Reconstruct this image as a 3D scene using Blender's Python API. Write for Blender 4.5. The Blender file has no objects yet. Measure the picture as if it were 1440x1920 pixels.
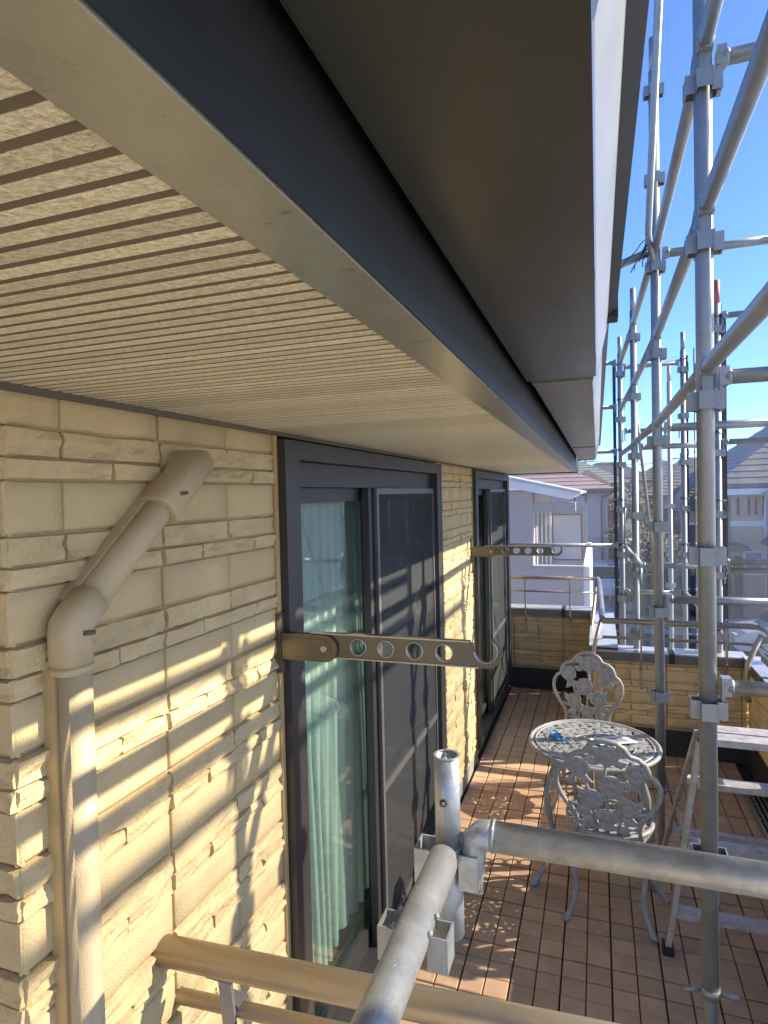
import bpy, math, random
from mathutils import Vector, Matrix, noise as mn
R = math.radians
random.seed(7)
scene = bpy.context.scene
col = scene.collection

# ------------------------------------------------------------------ camera
cam_d = bpy.data.cameras.new("camera"); cam = bpy.data.objects.new("camera", cam_d); col.objects.link(cam)
cam_d.sensor_fit = 'VERTICAL'; cam_d.sensor_height = 36.0; cam_d.lens = 36.0 * 1148.4 / 1920.0
cam_d.clip_start = 0.02; cam_d.clip_end = 3000
def cam_axes(yaw, pitch, roll):
    f = Vector((-math.sin(yaw) * math.cos(pitch), math.cos(yaw) * math.cos(pitch), math.sin(pitch)))
    r0 = Vector((math.cos(yaw), math.sin(yaw), 0)); u0 = r0.cross(f)
    c, s = math.cos(roll), math.sin(roll)
    return c * r0 + s * u0, -s * r0 + c * u0, f
cr, cu, cf = cam_axes(R(19.235), R(-1.591), R(-1.345))
m = Matrix((cr, cu, -cf)).transposed().to_4x4(); m.translation = Vector((0, 0, 2.0))
cam.matrix_world = m
scene.camera = cam

# ------------------------------------------------------------------ light
SUN = Vector((1.0, 0.38, 0.735)).normalized()
EL = math.asin(SUN.z); AZ = math.atan2(SUN.x, SUN.y)
w = bpy.data.worlds.new("World"); scene.world = w; w.use_nodes = True
nt = w.node_tree; nt.nodes.clear()
sky = nt.nodes.new('ShaderNodeTexSky'); sky.sky_type = 'NISHITA'; sky.sun_disc = False
sky.sun_elevation = EL; sky.sun_rotation = AZ; sky.air_density = 0.47; sky.dust_density = 0.15; sky.ozone_density = 10
bg = nt.nodes.new('ShaderNodeBackground'); bg.inputs['Strength'].default_value = 0.14
out = nt.nodes.new('ShaderNodeOutputWorld')
nt.links.new(sky.outputs[0], bg.inputs[0]); nt.links.new(bg.outputs[0], out.inputs[0])
sun_d = bpy.data.lights.new("sun", 'SUN'); sun_d.energy = 3.7; sun_d.angle = R(0.55); sun_d.color = (1.0, 0.93, 0.80)
sun = bpy.data.objects.new("sun", sun_d); col.objects.link(sun)
sun.rotation_euler = (-SUN).to_track_quat('-Z', 'Y').to_euler()
vs = scene.view_settings
scene.display_settings.display_device = 'sRGB'
vs.view_transform = 'Standard'; vs.look = 'None'; vs.gamma = 1.0; vs.use_curve_mapping = False; vs.use_white_balance = True; vs.white_balance_temperature = 7200; vs.exposure = 1.84
try:
    scene.cycles.max_bounces = 10; scene.cycles.diffuse_bounces = 6; scene.cycles.transparent_max_bounces = 16
    scene.cycles.sample_clamp_indirect = 6.0
except Exception:
    pass

# ------------------------------------------------------------------ materials
MATS = {}
def mat(name, c, rough=0.6, metal=0.0, var=0.12, scale=6.0, bump=0.0, bscale=80.0, c2=None, spots=None, stretch=None, spec=0.5, coat=0.0, dirt=None):
    """Principled with mottled colour (object coordinates), optional fine bump, optional second colour patches."""
    if name in MATS: return MATS[name]
    M = bpy.data.materials.new(name); M.use_nodes = True; t = M.node_tree; L = t.links
    b = t.nodes['Principled BSDF']; b.inputs['Roughness'].default_value = rough; b.inputs['Metallic'].default_value = metal
    b.inputs['Specular IOR Level'].default_value = spec
    if coat: b.inputs['Coat Weight'].default_value = coat; b.inputs['Coat Roughness'].default_value = 0.08
    geo = t.nodes.new('ShaderNodeNewGeometry')
    mp = t.nodes.new('ShaderNodeMapping'); L.new(geo.outputs['Position'], mp.inputs[0])
    if stretch: mp.inputs['Scale'].default_value = stretch
    n = t.nodes.new('ShaderNodeTexNoise'); n.inputs['Scale'].default_value = scale; n.inputs['Detail'].default_value = 6; n.inputs['Roughness'].default_value = 0.6
    L.new(mp.outputs[0], n.inputs['Vector'])
    mix = t.nodes.new('ShaderNodeMix'); mix.data_type = 'RGBA'
    lo = tuple(x * (1 - var) for x in c); hi = tuple(min(1, x * (1 + var)) for x in c)
    if c2: lo, hi = c2, c
    ramp = t.nodes.new('ShaderNodeMapRange'); ramp.inputs[1].default_value = 0.32; ramp.inputs[2].default_value = 0.68
    L.new(n.outputs[0], ramp.inputs[0]); L.new(ramp.outputs[0], mix.inputs[0])
    mix.inputs[6].default_value = (*lo, 1); mix.inputs[7].default_value = (*hi, 1)
    src = mix.outputs[2]
    oi = t.nodes.new('ShaderNodeObjectInfo')
    hsv = t.nodes.new('ShaderNodeHueSaturation'); mr = t.nodes.new('ShaderNodeMapRange')
    mr.inputs[3].default_value = 1 - var * 0.5; mr.inputs[4].default_value = 1 + var * 0.5
    L.new(oi.outputs['Random'], mr.inputs[0]); L.new(mr.outputs[0], hsv.inputs['Value']); L.new(src, hsv.inputs['Color']); src = hsv.outputs[0]
    if spots:   # (colour, scale, threshold)
        n2 = t.nodes.new('ShaderNodeTexNoise'); n2.inputs['Scale'].default_value = spots[1]; n2.inputs['Detail'].default_value = 3
        L.new(mp.outputs[0], n2.inputs['Vector'])
        r2 = t.nodes.new('ShaderNodeMapRange'); r2.inputs[1].default_value = spots[2]; r2.inputs[2].default_value = spots[2] + 0.06
        L.new(n2.outputs[0], r2.inputs[0])
        m2 = t.nodes.new('ShaderNodeMix'); m2.data_type = 'RGBA'; L.new(r2.outputs[0], m2.inputs[0]); L.new(src, m2.inputs[6]); m2.inputs[7].default_value = (*spots[0], 1)
        src = m2.outputs[2]
    if dirt:    # (colour, scale, threshold, amount, stretch): runs and smudges with a shape of their own
        md = t.nodes.new('ShaderNodeMapping'); md.inputs['Scale'].default_value = dirt[4]; L.new(geo.outputs['Position'], md.inputs[0])
        nd = t.nodes.new('ShaderNodeTexNoise'); nd.inputs['Scale'].default_value = dirt[1]; nd.inputs['Detail'].default_value = 8; nd.inputs['Roughness'].default_value = 0.65
        L.new(md.outputs[0], nd.inputs['Vector'])
        rd_ = t.nodes.new('ShaderNodeMapRange'); rd_.inputs[1].default_value = dirt[2]; rd_.inputs[2].default_value = dirt[2] + 0.16; rd_.inputs[4].default_value = dirt[3]
        L.new(nd.outputs[0], rd_.inputs[0])
        m3 = t.nodes.new('ShaderNodeMix'); m3.data_type = 'RGBA'; L.new(rd_.outputs[0], m3.inputs[0]); L.new(src, m3.inputs[6]); m3.inputs[7].default_value = (*dirt[0], 1)
        src = m3.outputs[2]
    L.new(src, b.inputs['Base Color'])
    rr = t.nodes.new('ShaderNodeMapRange'); rr.inputs[3].default_value = max(0.05, rough - 0.1); rr.inputs[4].default_value = min(1, rough + 0.1)
    L.new(n.outputs[0], rr.inputs[0]); L.new(rr.outputs[0], b.inputs['Roughness'])
    if bump:
        n3 = t.nodes.new('ShaderNodeTexNoise'); n3.inputs['Scale'].default_value = bscale; n3.inputs['Detail'].default_value = 4
        L.new(mp.outputs[0], n3.inputs['Vector'])
        bp = t.nodes.new('ShaderNodeBump'); bp.inputs['Strength'].default_value = 1.0; bp.inputs['Distance'].default_value = bump
        L.new(n3.outputs[0], bp.inputs['Height']); L.new(bp.outputs[0], b.inputs['Normal'])
    MATS[name] = M; return M

def mat_sheet(name, trans, c, t_tint=(1, 1, 1), translucent=0.5, glossy=0.0, grough=0.02):
    """thin see-through sheet: tinted transparency + diffuse/translucent weave (+ mirror-like share by Fresnel)"""
    M = bpy.data.materials.new(name); M.use_nodes = True; t = M.node_tree; L = t.links; t.nodes.clear()
    o = t.nodes.new('ShaderNodeOutputMaterial')
    tr = t.nodes.new('ShaderNodeBsdfTransparent'); tr.inputs[0].default_value = (*t_tint, 1)
    di = t.nodes.new('ShaderNodeBsdfDiffuse'); di.inputs[0].default_value = (*c, 1)
    tl = t.nodes.new('ShaderNodeBsdfTranslucent'); tl.inputs[0].default_value = (*c, 1)
    m1 = t.nodes.new('ShaderNodeMixShader'); m1.inputs[0].default_value = translucent; L.new(di.outputs[0], m1.inputs[1]); L.new(tl.outputs[0], m1.inputs[2])
    m2 = t.nodes.new('ShaderNodeMixShader'); m2.inputs[0].default_value = trans; L.new(m1.outputs[0], m2.inputs[1]); L.new(tr.outputs[0], m2.inputs[2])
    last = m2
    if glossy:
        gl = t.nodes.new('ShaderNodeBsdfGlossy'); gl.inputs['Roughness'].default_value = grough
        # Schlick share of a pane, the same from either side
        ge = t.nodes.new('ShaderNodeNewGeometry'); dt = t.nodes.new('ShaderNodeVectorMath'); dt.operation = 'DOT_PRODUCT'
        L.new(ge.outputs['Normal'], dt.inputs[0]); L.new(ge.outputs['Incoming'], dt.inputs[1])
        def mth(op, a, b):
            n_ = t.nodes.new('ShaderNodeMath'); n_.operation = op; n_.use_clamp = op == 'MULTIPLY_ADD'
            for i_, q in enumerate((a, b) if not isinstance(b, tuple) else (a, *b)):
                if hasattr(q, 'links'): L.new(q, n_.inputs[i_])
                else: n_.inputs[i_].default_value = q
            return n_.outputs[0]
        ab = mth('ABSOLUTE', dt.outputs['Value'], 0.0); om = mth('SUBTRACT', 1.0, ab); p5 = mth('POWER', om, 5.0)
        class _o: outputs = [mth('MULTIPLY_ADD', p5, (0.95 * glossy, 0.045 * glossy))]
        mu = _o
        m3 = t.nodes.new('ShaderNodeMixShader'); L.new(mu.outputs[0], m3.inputs[0]); L.new(m2.outputs[0], m3.inputs[1]); L.new(gl.outputs[0], m3.inputs[2]); last = m3
    L.new(last.outputs[0], o.inputs[0]); MATS[name] = M; return M

BRICK = mat('siding', (0.555, 0.427, 0.230), 0.85, var=0.08, scale=5, bump=0.0024, bscale=260, spec=0.25, spots=((0.36, 0.28, 0.16), 95, 0.735), dirt=((0.34, 0.27, 0.17), 3.2, .56, .45, (1, 1, .3)))
BRICKR = mat('siding_rough', (0.555, 0.427, 0.230), 0.85, var=0.10, scale=9, bump=0.0036, bscale=130, spec=0.25, spots=((0.36, 0.28, 0.16), 70, 0.72), dirt=((0.34, 0.27, 0.17), 3.2, .56, .45, (1, 1, .3)))
BRICKP = mat('parapet_siding_lit', (0.76, 0.59, 0.33), 0.85, var=0.10, scale=6, bump=0.004, bscale=110, spec=0.25)  # lighter, yellower copy of the siding; warm bounced light put into the colour
MORTAR = mat('siding_joint', (0.47, 0.36, 0.21), 0.9, var=0.15, scale=12)
PIPE = mat('downpipe_paint', (0.50, 0.385, 0.225), 0.55, var=0.06, bump=0.0012, bscale=380, dirt=((0.30, 0.24, 0.15), 9, .55, .5, (1, 1, .2)))
TRIMGOLD = mat('sealant', (0.46, 0.32, 0.14), 0.7)
SOFF = mat('soffit_board', (0.90, 0.82, 0.60), 0.34, var=0.3, scale=200, c2=(0.60, 0.53, 0.37), bump=0.005, bscale=200)  # glints and relief shade of the stipple are put into the mottled colour
SOFFDARK = mat('soffit_groove', (0.15, 0.12, 0.078), 0.8)
TRIM = mat('eave_trim_paint', (0.31, 0.30, 0.24), 0.30, metal=0.35, var=0.10, scale=16, bump=0.00025, bscale=160, spots=((0.22, 0.19, 0.13), 50, 0.71))
FASC = mat('fascia_paint', (0.020, 0.022, 0.022), 0.40, var=0.15, bump=0.0001, bscale=400)
GUT = mat('gutter_paint', (0.070, 0.071, 0.057), 0.30, dirt=((0.13, 0.125, 0.10), 16, .58, .6, (1, .25, 1)), metal=0.35, var=0.14, scale=3, bump=0.00012, bscale=300)
GUT2 = mat('gutter_worn', (0.17, 0.16, 0.135), 0.34, dirt=((0.30, 0.28, 0.24), 14, .50, .7, (1, .12, 1)), metal=0.3, var=0.25, scale=7, stretch=(3, .5, 1), bump=0.0005, bscale=300)
GUTF = mat('gutter_face', (0.22, 0.235, 0.24), 0.35, var=0.04, metal=0.2)
FRAME = mat('window_frame', (0.050, 0.047, 0.045), 0.40, metal=0.25, var=0.08, bump=0.0002, bscale=600)
FRAMEL = mat('window_frame_edge', (0.16, 0.15, 0.15), 0.40, metal=0.4)
GLASS = mat_sheet('window_glass', 0.97, (0.5, 0.6, 0.55), (0.83, 0.925, 0.885), glossy=1.1)
SCREEN = mat_sheet('insect_screen', 0.60, (0.095, 0.10, 0.105), translucent=0.25)
CURT = mat('curtain_cloth', (0.50, 0.515, 0.49), 0.9, var=0.05)
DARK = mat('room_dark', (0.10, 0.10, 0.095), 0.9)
BRONZE = mat('bracket_bronze', (0.14, 0.127, 0.102), 0.36, metal=0.65, var=0.1, bump=0.0002, bscale=700)
BRONZEL = mat('bracket_edge', (0.42, 0.39, 0.33), 0.3, metal=0.8)
BLACK = mat('black_rubber', (0.02, 0.02, 0.02), 0.6)
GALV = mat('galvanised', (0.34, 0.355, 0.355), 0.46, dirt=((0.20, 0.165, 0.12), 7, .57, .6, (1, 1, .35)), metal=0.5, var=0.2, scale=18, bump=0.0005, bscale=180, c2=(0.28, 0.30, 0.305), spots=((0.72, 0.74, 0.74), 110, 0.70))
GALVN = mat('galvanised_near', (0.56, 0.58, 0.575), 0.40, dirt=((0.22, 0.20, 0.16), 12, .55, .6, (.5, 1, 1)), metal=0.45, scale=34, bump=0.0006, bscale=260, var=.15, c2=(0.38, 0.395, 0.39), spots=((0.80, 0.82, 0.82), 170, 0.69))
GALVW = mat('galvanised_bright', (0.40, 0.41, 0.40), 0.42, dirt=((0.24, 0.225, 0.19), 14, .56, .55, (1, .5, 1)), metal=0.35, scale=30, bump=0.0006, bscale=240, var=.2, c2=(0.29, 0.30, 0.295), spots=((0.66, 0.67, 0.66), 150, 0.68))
REDP = mat('red_tip', (0.42, 0.10, 0.09), 0.6)
RAILB = mat('handrail_beige', (0.46, 0.385, 0.285), 0.34, dirt=((0.30, 0.25, 0.19), 16, .57, .35, (1, 2, 2)), metal=0.45, var=0.05, scale=9)
RAILG = mat('handrail_grey', (0.30, 0.29, 0.30), 0.30, metal=0.55)
COPE = mat('coping_metal', (0.52, 0.51, 0.50), 0.30, metal=0.4, var=0.12)
COPEF = mat('coping_front', (0.17, 0.165, 0.17), 0.4, metal=0.3)
FLASH = mat('base_flashing', (0.035, 0.034, 0.036), 0.55, var=0.2)
TILE = mat('deck_tile', (0.58, 0.375, 0.235), 0.6, var=0.22, scale=9, bump=0.0006, bscale=500, c2=(0.45, 0.29, 0.182), spots=((0.30, 0.24, 0.19), 26, 0.70), dirt=((0.33, 0.26, 0.20), 2.2, .52, .55, (1, 1, 1)))
TILEJ = mat('deck_joint', (0.035, 0.024, 0.018), 0.9)
CAST = mat('cast_white', (0.42, 0.42, 0.41), 0.42, var=0.18, scale=40, c2=(0.29, 0.29, 0.28), bump=0.0010, bscale=240)
PAPER = mat('paper_white', (0.80, 0.80, 0.79), 0.8, var=0.03)
STRIPE = mat('stripe_dark', (0.04, 0.04, 0.05), 0.8)
BLUE = mat('blue_cord', (0.05, 0.28, 0.55), 0.5)
YELLOW = mat('yellow_plastic', (0.62, 0.33, 0.03), 0.5)
LADDER = mat('ladder_alu', (0.44, 0.40, 0.33), 0.5, dirt=((0.20, 0.17, 0.13), 22, .55, .7, (1, 1, .5)), metal=0.3, var=0.2, scale=22, spots=((0.62, 0.58, 0.52), 30, 0.66))
LADDERT = mat('ladder_step', (0.50, 0.46, 0.45), 0.55, dirt=((0.16, 0.14, 0.125), 26, .54, .7, (.5, 1, 1)), metal=0.2, var=0.2, scale=30)
NET = mat_sheet('safety_net', 0.845, (0.45, 0.475, 0.53), (0.95, 0.965, 1.0), translucent=0.55)
NETS = mat_sheet('safety_net_dense', 0.54, (0.62, 0.66, 0.72), (0.96, 0.97, 1.0), translucent=0.5)  # unseen side net, made denser to dim the sun on wall and deck
HEM = mat('net_hem', (0.045, 0.045, 0.05), 0.8)
PLANK = mat('plank_metal', (0.25, 0.25, 0.25), 0.55, metal=0.4, var=0.15)

# ------------------------------------------------------------------ mesh helpers
class MB:
    def __init__(s): s.v = []; s.f = []; s.sm = []
    def add(s, vs_, fs, smooth=False):
        o = len(s.v); s.v += [tuple(p) for p in vs_]; s.f += [tuple(i + o for i in f) for f in fs]; s.sm += [smooth] * len(fs); return s
    def box(s, a, b):
        x0, y0, z0 = a; x1, y1, z1 = b
        return s.add([(x0, y0, z0), (x1, y0, z0), (x1, y1, z0), (x0, y1, z0), (x0, y0, z1), (x1, y0, z1), (x1, y1, z1), (x0, y1, z1)],
                     [(0, 3, 2, 1), (4, 5, 6, 7), (0, 1, 5, 4), (1, 2, 6, 5), (2, 3, 7, 6), (3, 0, 4, 7)])
    def obox(s, c, ax, ay, az, hx, hy, hz):
        c = Vector(c); V = [c + ax * (i * hx) + ay * (j * hy) + az * (k * hz) for k in (-1, 1) for i, j in ((-1, -1), (1, -1), (1, 1), (-1, 1))]
        return s.add(V, [(0, 3, 2, 1), (4, 5, 6, 7), (0, 1, 5, 4), (1, 2, 6, 5), (2, 3, 7, 6), (3, 0, 4, 7)])
    def bar(s, a, b, wx, wz, up=(0, 0, 1)):
        a, b = Vector(a), Vector(b); d = (b - a); l = d.length; d.normalize(); u = Vector(up)
        x = d.cross(u)
        if x.length < 1e-4: x = d.cross(Vector((0, 1, 0)))
        x.normalize(); z = x.cross(d)
        return s.obox((a + b) / 2, x, d, z, wx / 2, l / 2, wz / 2)
    def tube(s, pts, r, n=12, caps=True, closed=False, flat=1.0, updir=None):
        P = [Vector(p) for p in pts]; N = len(P); rs = r if isinstance(r, (list, tuple)) else [r] * N
        base = len(s.v); prev = None
        for i, p in enumerate(P):
            if closed: d = P[(i + 1) % N] - P[i - 1]
            else: d = P[min(i + 1, N - 1)] - P[max(i - 1, 0)]
            d.normalize()
            if updir is not None: u = Vector(updir); u = u - d * u.dot(d)
            elif prev is None:
                u = Vector((0, 0, 1)) if abs(d.z) < 0.9 else Vector((1, 0, 0)); u = u - d * u.dot(d)
            else: u = prev - d * prev.dot(d)
            u.normalize(); prev = u; x = d.cross(u)
            for k in range(n):
                a = 2 * math.pi * k / n
                s.v.append(tuple(p + x * (math.cos(a) * rs[i]) + u * (math.sin(a) * rs[i] * flat)))
        M = N if closed else N - 1
        for i in range(M):
            a0 = base + i * n; b0 = base + ((i + 1) % N) * n
            for k in range(n):
                k2 = (k + 1) % n; s.f.append((a0 + k, a0 + k2, b0 + k2, b0 + k)); s.sm.append(True)
        if caps and not closed:
            s.f.append(tuple(base + k for k in reversed(range(n)))); s.sm.append(False)
            s.f.append(tuple(base + (N - 1) * n + k for k in range(n))); s.sm.append(False)
        return s
    def pipe(s, a, b, r, wall=0.003, n=20):
        """hollow tube, open ends"""
        a, b = Vector(a), Vector(b); d = (b - a).normalized()
        u = Vector((0, 0, 1)) if abs(d.z) < 0.9 else Vector((1, 0, 0)); u = (u - d * u.dot(d)).normalized(); x = d.cross(u)
        base = len(s.v)
        for p, rr in ((a, r), (b, r), (b, r - wall), (a, r - wall)):
            for k in range(n):
                t = 2 * math.pi * k / n; s.v.append(tuple(p + x * math.cos(t) * rr + u * math.sin(t) * rr))
        for j in range(4):
            for k in range(n):
                k2 = (k + 1) % n; A = base + j * n; B = base + ((j + 1) % 4) * n
                s.f.append((A + k, A + k2, B + k2, B + k)); s.sm.append(j in (0, 2))
        return s
    def prism(s, poly, place, d0, d1, smooth=False):
        """poly: list of (a,b); place(a,b,d)->point; extruded from d0 to d1"""
        n = len(poly); V = [place(a, b, d0) for a, b in poly] + [place(a, b, d1) for a, b in poly]
        F = [tuple(reversed(range(n))), tuple(range(n, 2 * n))] + [(i, (i + 1) % n, n + (i + 1) % n, n + i) for i in range(n)]
        return s.add(V, F, smooth)
    def frame(s, place, a0, a1, b0, b1, w_, d0, d1):
        """rectangular frame butt-jointed: place(a,b,d)"""
        for (p, q, r_, t) in ((a0, a0 + w_, b0, b1), (a1 - w_, a1, b0, b1), (a0 + w_, a1 - w_, b0, b0 + w_), (a0 + w_, a1 - w_, b1 - w_, b1)):
            s.prism([(p, r_), (q, r_), (q, t), (p, t)], place, d0, d1)
        return s
    def mesh(s, name, material):
        me = bpy.data.meshes.new(name); me.from_pydata(s.v, [], s.f); me.polygons.foreach_set('use_smooth', s.sm)
        me.materials.append(material); me.update()
        import bmesh
        b = bmesh.new(); b.from_mesh(me); bmesh.ops.recalc_face_normals(b, faces=b.faces); b.to_mesh(me); b.free()
        return me
    def build(s, name, material, parent=None, loc=None):
        """vertices are world coordinates while the parent chain is only translated"""
        off = Vector((0, 0, 0)); p = parent
        while p is not None: off += p.location; p = p.parent
        me = s.mesh(name, material)
        o = bpy.data.objects.new(name, me); col.objects.link(o)
        if parent is not None:
            o.parent = parent
            if off.length: me.transform(Matrix.Translation(-off))
        if loc: o.location = loc
        return o
def put(name, me, parent, loc, rot=(0, 0, 0), world=True):
    o = bpy.data.objects.new(name, me); col.objects.link(o); L = Vector(loc)
    if parent is not None:
        o.parent = parent
        if world:
            p = parent
            while p is not None: L -= p.location; p = p.parent
    o.location = L; o.rotation_euler = rot; return o
def tag(o, label=None, cat=None, group=None, kind=None):
    if label: o['label'] = label
    if cat: o['category'] = cat
    if group: o['group'] = group
    if kind: o['kind'] = kind
    return o
def thing(name, label, cat, loc=(0, 0, 0), group=None):
    o = bpy.data.objects.new(name, None); o.empty_display_size = 0.1; col.objects.link(o); o.location = loc
    return tag(o, label, cat, group)
def copy_tree(o, parent=None):
    c = o.copy(); col.objects.link(c); c.parent = parent
    for ch in list(o.children): copy_tree(ch, c)
    return c
X1, Y1, Z1 = Vector((1, 0, 0)), Vector((0, 1, 0)), Vector((0, 0, 1))
YZ = lambda x_=0: (lambda a, b, d: (d, a, b))      # a=Y, b=Z, extruded along X
XZ = lambda a, b, d: (a, d, b)                    # a=X, b=Z, extruded along Y
XY = lambda a, b, d: (a, b, d)                    # a=X, b=Y, extruded along Z
WX = -0.866                                        # siding face

# ------------------------------------------------------------------ ground
g = MB().add([(-900, -900, -3.0), (900, -900, -3.0), (900, 900, -3.0), (-900, 900, -3.0)], [(0, 1, 2, 3)]).build('ground', mat('ground', (0.27, 0.25, 0.22), 0.95, var=0.25, scale=0.5))
tag(g, kind='structure')
rd = MB().box((-60, 17.2, -3.05), (60, 22.8, -2.992)).build('road', mat('asphalt', (0.075, 0.075, 0.08), 0.9, var=0.15, scale=3)); tag(rd, kind='structure')
for y_ in (17.0, 22.804): tag(MB().box((-60, y_, -3.05), (60, y_ + 0.196, -2.87)).build('kerb', mat('kerb', (0.32, 0.31, 0.30), 0.9)), kind='structure')

# ------------------------------------------------------------------ the house
house = thing('house', 'beige brick patterned house wall with dark window frames, deep eave and gutter beside the deck', 'house', (WX, 2.5, 0.0))
# -- moulded siding: each moulded block is a brick
DEP = 0.009; YC = 0.703                                  # relief of the blocks; outer corner of the wall
def brick_mesh(L, H, rough, seed, dep=DEP, hi=True):
    s = MB()
    if rough: nx, nz = (min(14, max(5, int(L / 0.024))), 4) if hi else (5, 3)
    else: nx, nz = (5, 4) if hi else (3, 3)
    e, eb = 0.0022, (0.0022 if rough else 0.0085)        # the tall blocks slope back along their foot
    ys = [0, e] + [e + (L - 2 * e) * i / (nx - 1) for i in range(1, nx - 1)] + [L - e, L]
    zs = [0, eb] + [eb + (H - e - eb) * i / (nz - 1) for i in range(1, nz - 1)] + [H - e, H]
    V = []; off = Vector((seed * 3.7, seed * 1.3, 0)); NI, NJ = len(ys) - 1, len(zs) - 1
    for j, z in enumerate(zs):
        for i, y in enumerate(ys):
            border = i in (0, NI) or j in (0, NJ); p = Vector((0, y, z))
            if rough:
                n1 = mn.noise(Vector((p.x, p.y * 15, p.z * 42)) + off) * 0.0100 + mn.noise(p * 80 + off) * 0.0060
                x = dep * 0.35 + n1 * 0.30 if border else dep + 0.0030 + n1
                if i == 0: y += 0.0010 + 0.0026 * mn.noise(Vector((j * .9, seed, 0)))
                if i == NI: y -= 0.0010 + 0.0026 * mn.noise(Vector((j * .9, seed + 9, 4)))
                if 0 < j < NJ: z += 0.0025 * mn.noise(Vector((i * 0.8, seed, j * 5.0)))
            else:
                x = dep * (0.25 if j == 0 else 0.5) if border else dep + 0.0006 * mn.noise(p * 30 + off)
                if i == 0: y += 0.0012 * mn.noise(Vector((j * .9, seed, 0)))
                if i == NI: y -= 0.0012 * mn.noise(Vector((j * .9, seed + 9, 4)))
            V.append((x, y, z))
    W = NI + 1; F = [(j * W + i, j * W + i + 1, (j + 1) * W + i + 1, (j + 1) * W + i) for j in range(NJ) for i in range(NI)]
    ring = [i for i in range(W)] + [j * W + NI for j in range(1, NJ + 1)] + [NJ * W + i for i in range(NI - 1, -1, -1)] + [j * W for j in range(NJ - 1, 0, -1)]
    nV = len(V); V += [(-0.003, V[k][1], V[k][2]) for k in ring]
    F += [(ring[k], nV + k, nV + (k + 1) % len(ring), ring[(k + 1) % len(ring)]) for k in range(len(ring))]
    s.add(V, F, not rough)
    return s
_bc = {}
def brick(L, H, rough, hi, m_=None):
    k = (round(L, 3), round(H, 3), rough, hi, m_ is not None); v = random.randrange(6 if rough else 2)
    if (k, v) not in _bc: _bc[(k, v)] = brick_mesh(L, H, rough, (int(L * 1000) * 7 + int(H * 1000) * 3) % 997 + v, hi=hi).mesh('brick', m_ or (BRICKR if rough else BRICK))
    return _bc[(k, v)]
PANEL = 0.495; COURSES = ((0.089, 0, (0.5,)), (0.049, 1, (0.5,)), (0.037, 1, (0.27, 0.73)))   # height, split face?, joints inside a panel
ZTOP = 2.123 + 0.089
def brick_field(parent, p0, rotz, length, z0, z1, phase=0.0, hi=True, merged=None, m_=None):
    """blocks on a plane; local +Y runs along the wall and local +X is outward. phase: where a full-height panel joint falls"""
    z = ZTOP; k = 0; ca, sa = math.cos(rotz), math.sin(rotz)
    while z > z0:
        h, ro, js = COURSES[k % 3]; k += 1
        zt, zb = min(z, z1), max(z - h, z0); z -= h
        if zt - zb < 0.012: continue
        cuts = []; y = phase - PANEL * 8
        while y < length + PANEL:
            cuts.append((y, 0.0042)); cuts += [(y + PANEL * f, 0.0012 if not ro else 0.0018) for f in js]; y += PANEL
        for (a, ga), (b, gb) in zip(cuts[:-1], cuts[1:]):
            q, r_ = max(a + ga, 0.0), min(b - gb, length)
            if r_ - q < 0.018: continue
            Lb, Hb = r_ - q, zt - zb - 0.0026
            gx, gy = p0[0] - sa * q, p0[1] + ca * q
            if merged is None:
                put('brick', brick(round(Lb, 3), round(Hb, 3), ro, hi, m_), parent, (gx, gy, zb + 0.0013), (0, 0, rotz))
            else:
                bm_ = brick_mesh(Lb, Hb, ro, random.randrange(900), hi=hi)
                merged.add([(gx + ca * v[0] - sa * v[1], gy + sa * v[0] + ca * v[1], zb + 0.0013 + v[2]) for v in bm_.v], bm_.f, False)
W1a, W1b, W2a, W2b = 1.555, 3.39, 4.44, 6.19      # window outer edges along the wall
mb = MB()
for a, b in ((YC + 0.0085, W1a - 0.022), (W1b + 0.004, W2a - 0.022), (W2b + 0.004, 6.36)): mb.box((-1.05, a, 0.10), (WX - DEP, b, 2.186))
for a, b in ((W1a - 0.022, W1b + 0.004), (W2a - 0.022, W2b + 0.004)): mb.box((-1.05, a, 0.0), (WX - 0.02, b, 0.098))
wall = mb.build('wall', MORTAR, house)
brick_field(wall, (WX - DEP, YC), 0, W1a - 0.022 - YC, 0.12, 2.183, phase=0.357)
brick_field(wall, (WX - DEP, W1b + 0.006), 0, W2a - 0.024 - W1b - 0.006, 0.12, 2.183, phase=0.13, hi=False)
mb = MB(); brick_field(None, (WX - DEP, W2b + 0.006), 0, 0.16, 0.12, 2.183, merged=mb)
tag(mb.build('brick_field', BRICKR, wall), kind='stuff')
cwo = MB().box((-2.6, YC + 0.007, -3.0), (WX - DEP - 0.0005, 0.9, 2.186)).build('return_wall', MORTAR, house)
tmp = MB(); brick_field(None, (0, 0), 0, 1.42, 0.12, 2.183, phase=0.2, merged=tmp)
mb = MB(); mb.add([(v[1] + WX - 1.4215, YC + 0.007 - v[0], v[2]) for v in tmp.v], [tuple(reversed(f)) for f in tmp.f])
tag(mb.build('brick_field', BRICKR, cwo), kind='stuff')
rw_ = MB().box((-1.75, -3.0, -3.0), (-1.62, YC + 0.006, 2.186)).build('recess_shade_wall', BRICK, house)  # unseen wall added to darken the return wall
# base boards and joint strips beside the windows
mb = MB()
for a, b in ((YC, W1a - 0.022), (W1b + 0.004, W2a - 0.022)): MB().box((WX - 0.03, a, 0.0), (WX - 0.002, b, 0.1)).build('base_board', mat('base_board', (0.30, 0.29, 0.28), 0.5), house)

for wy_ in (W1a, W2a): MB().box((WX - 0.05, wy_ - 0.022, 0.0), (WX + 0.006, wy_ - 0.002, 2.18)).build('sealant_joint', TRIMGOLD, house)

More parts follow.
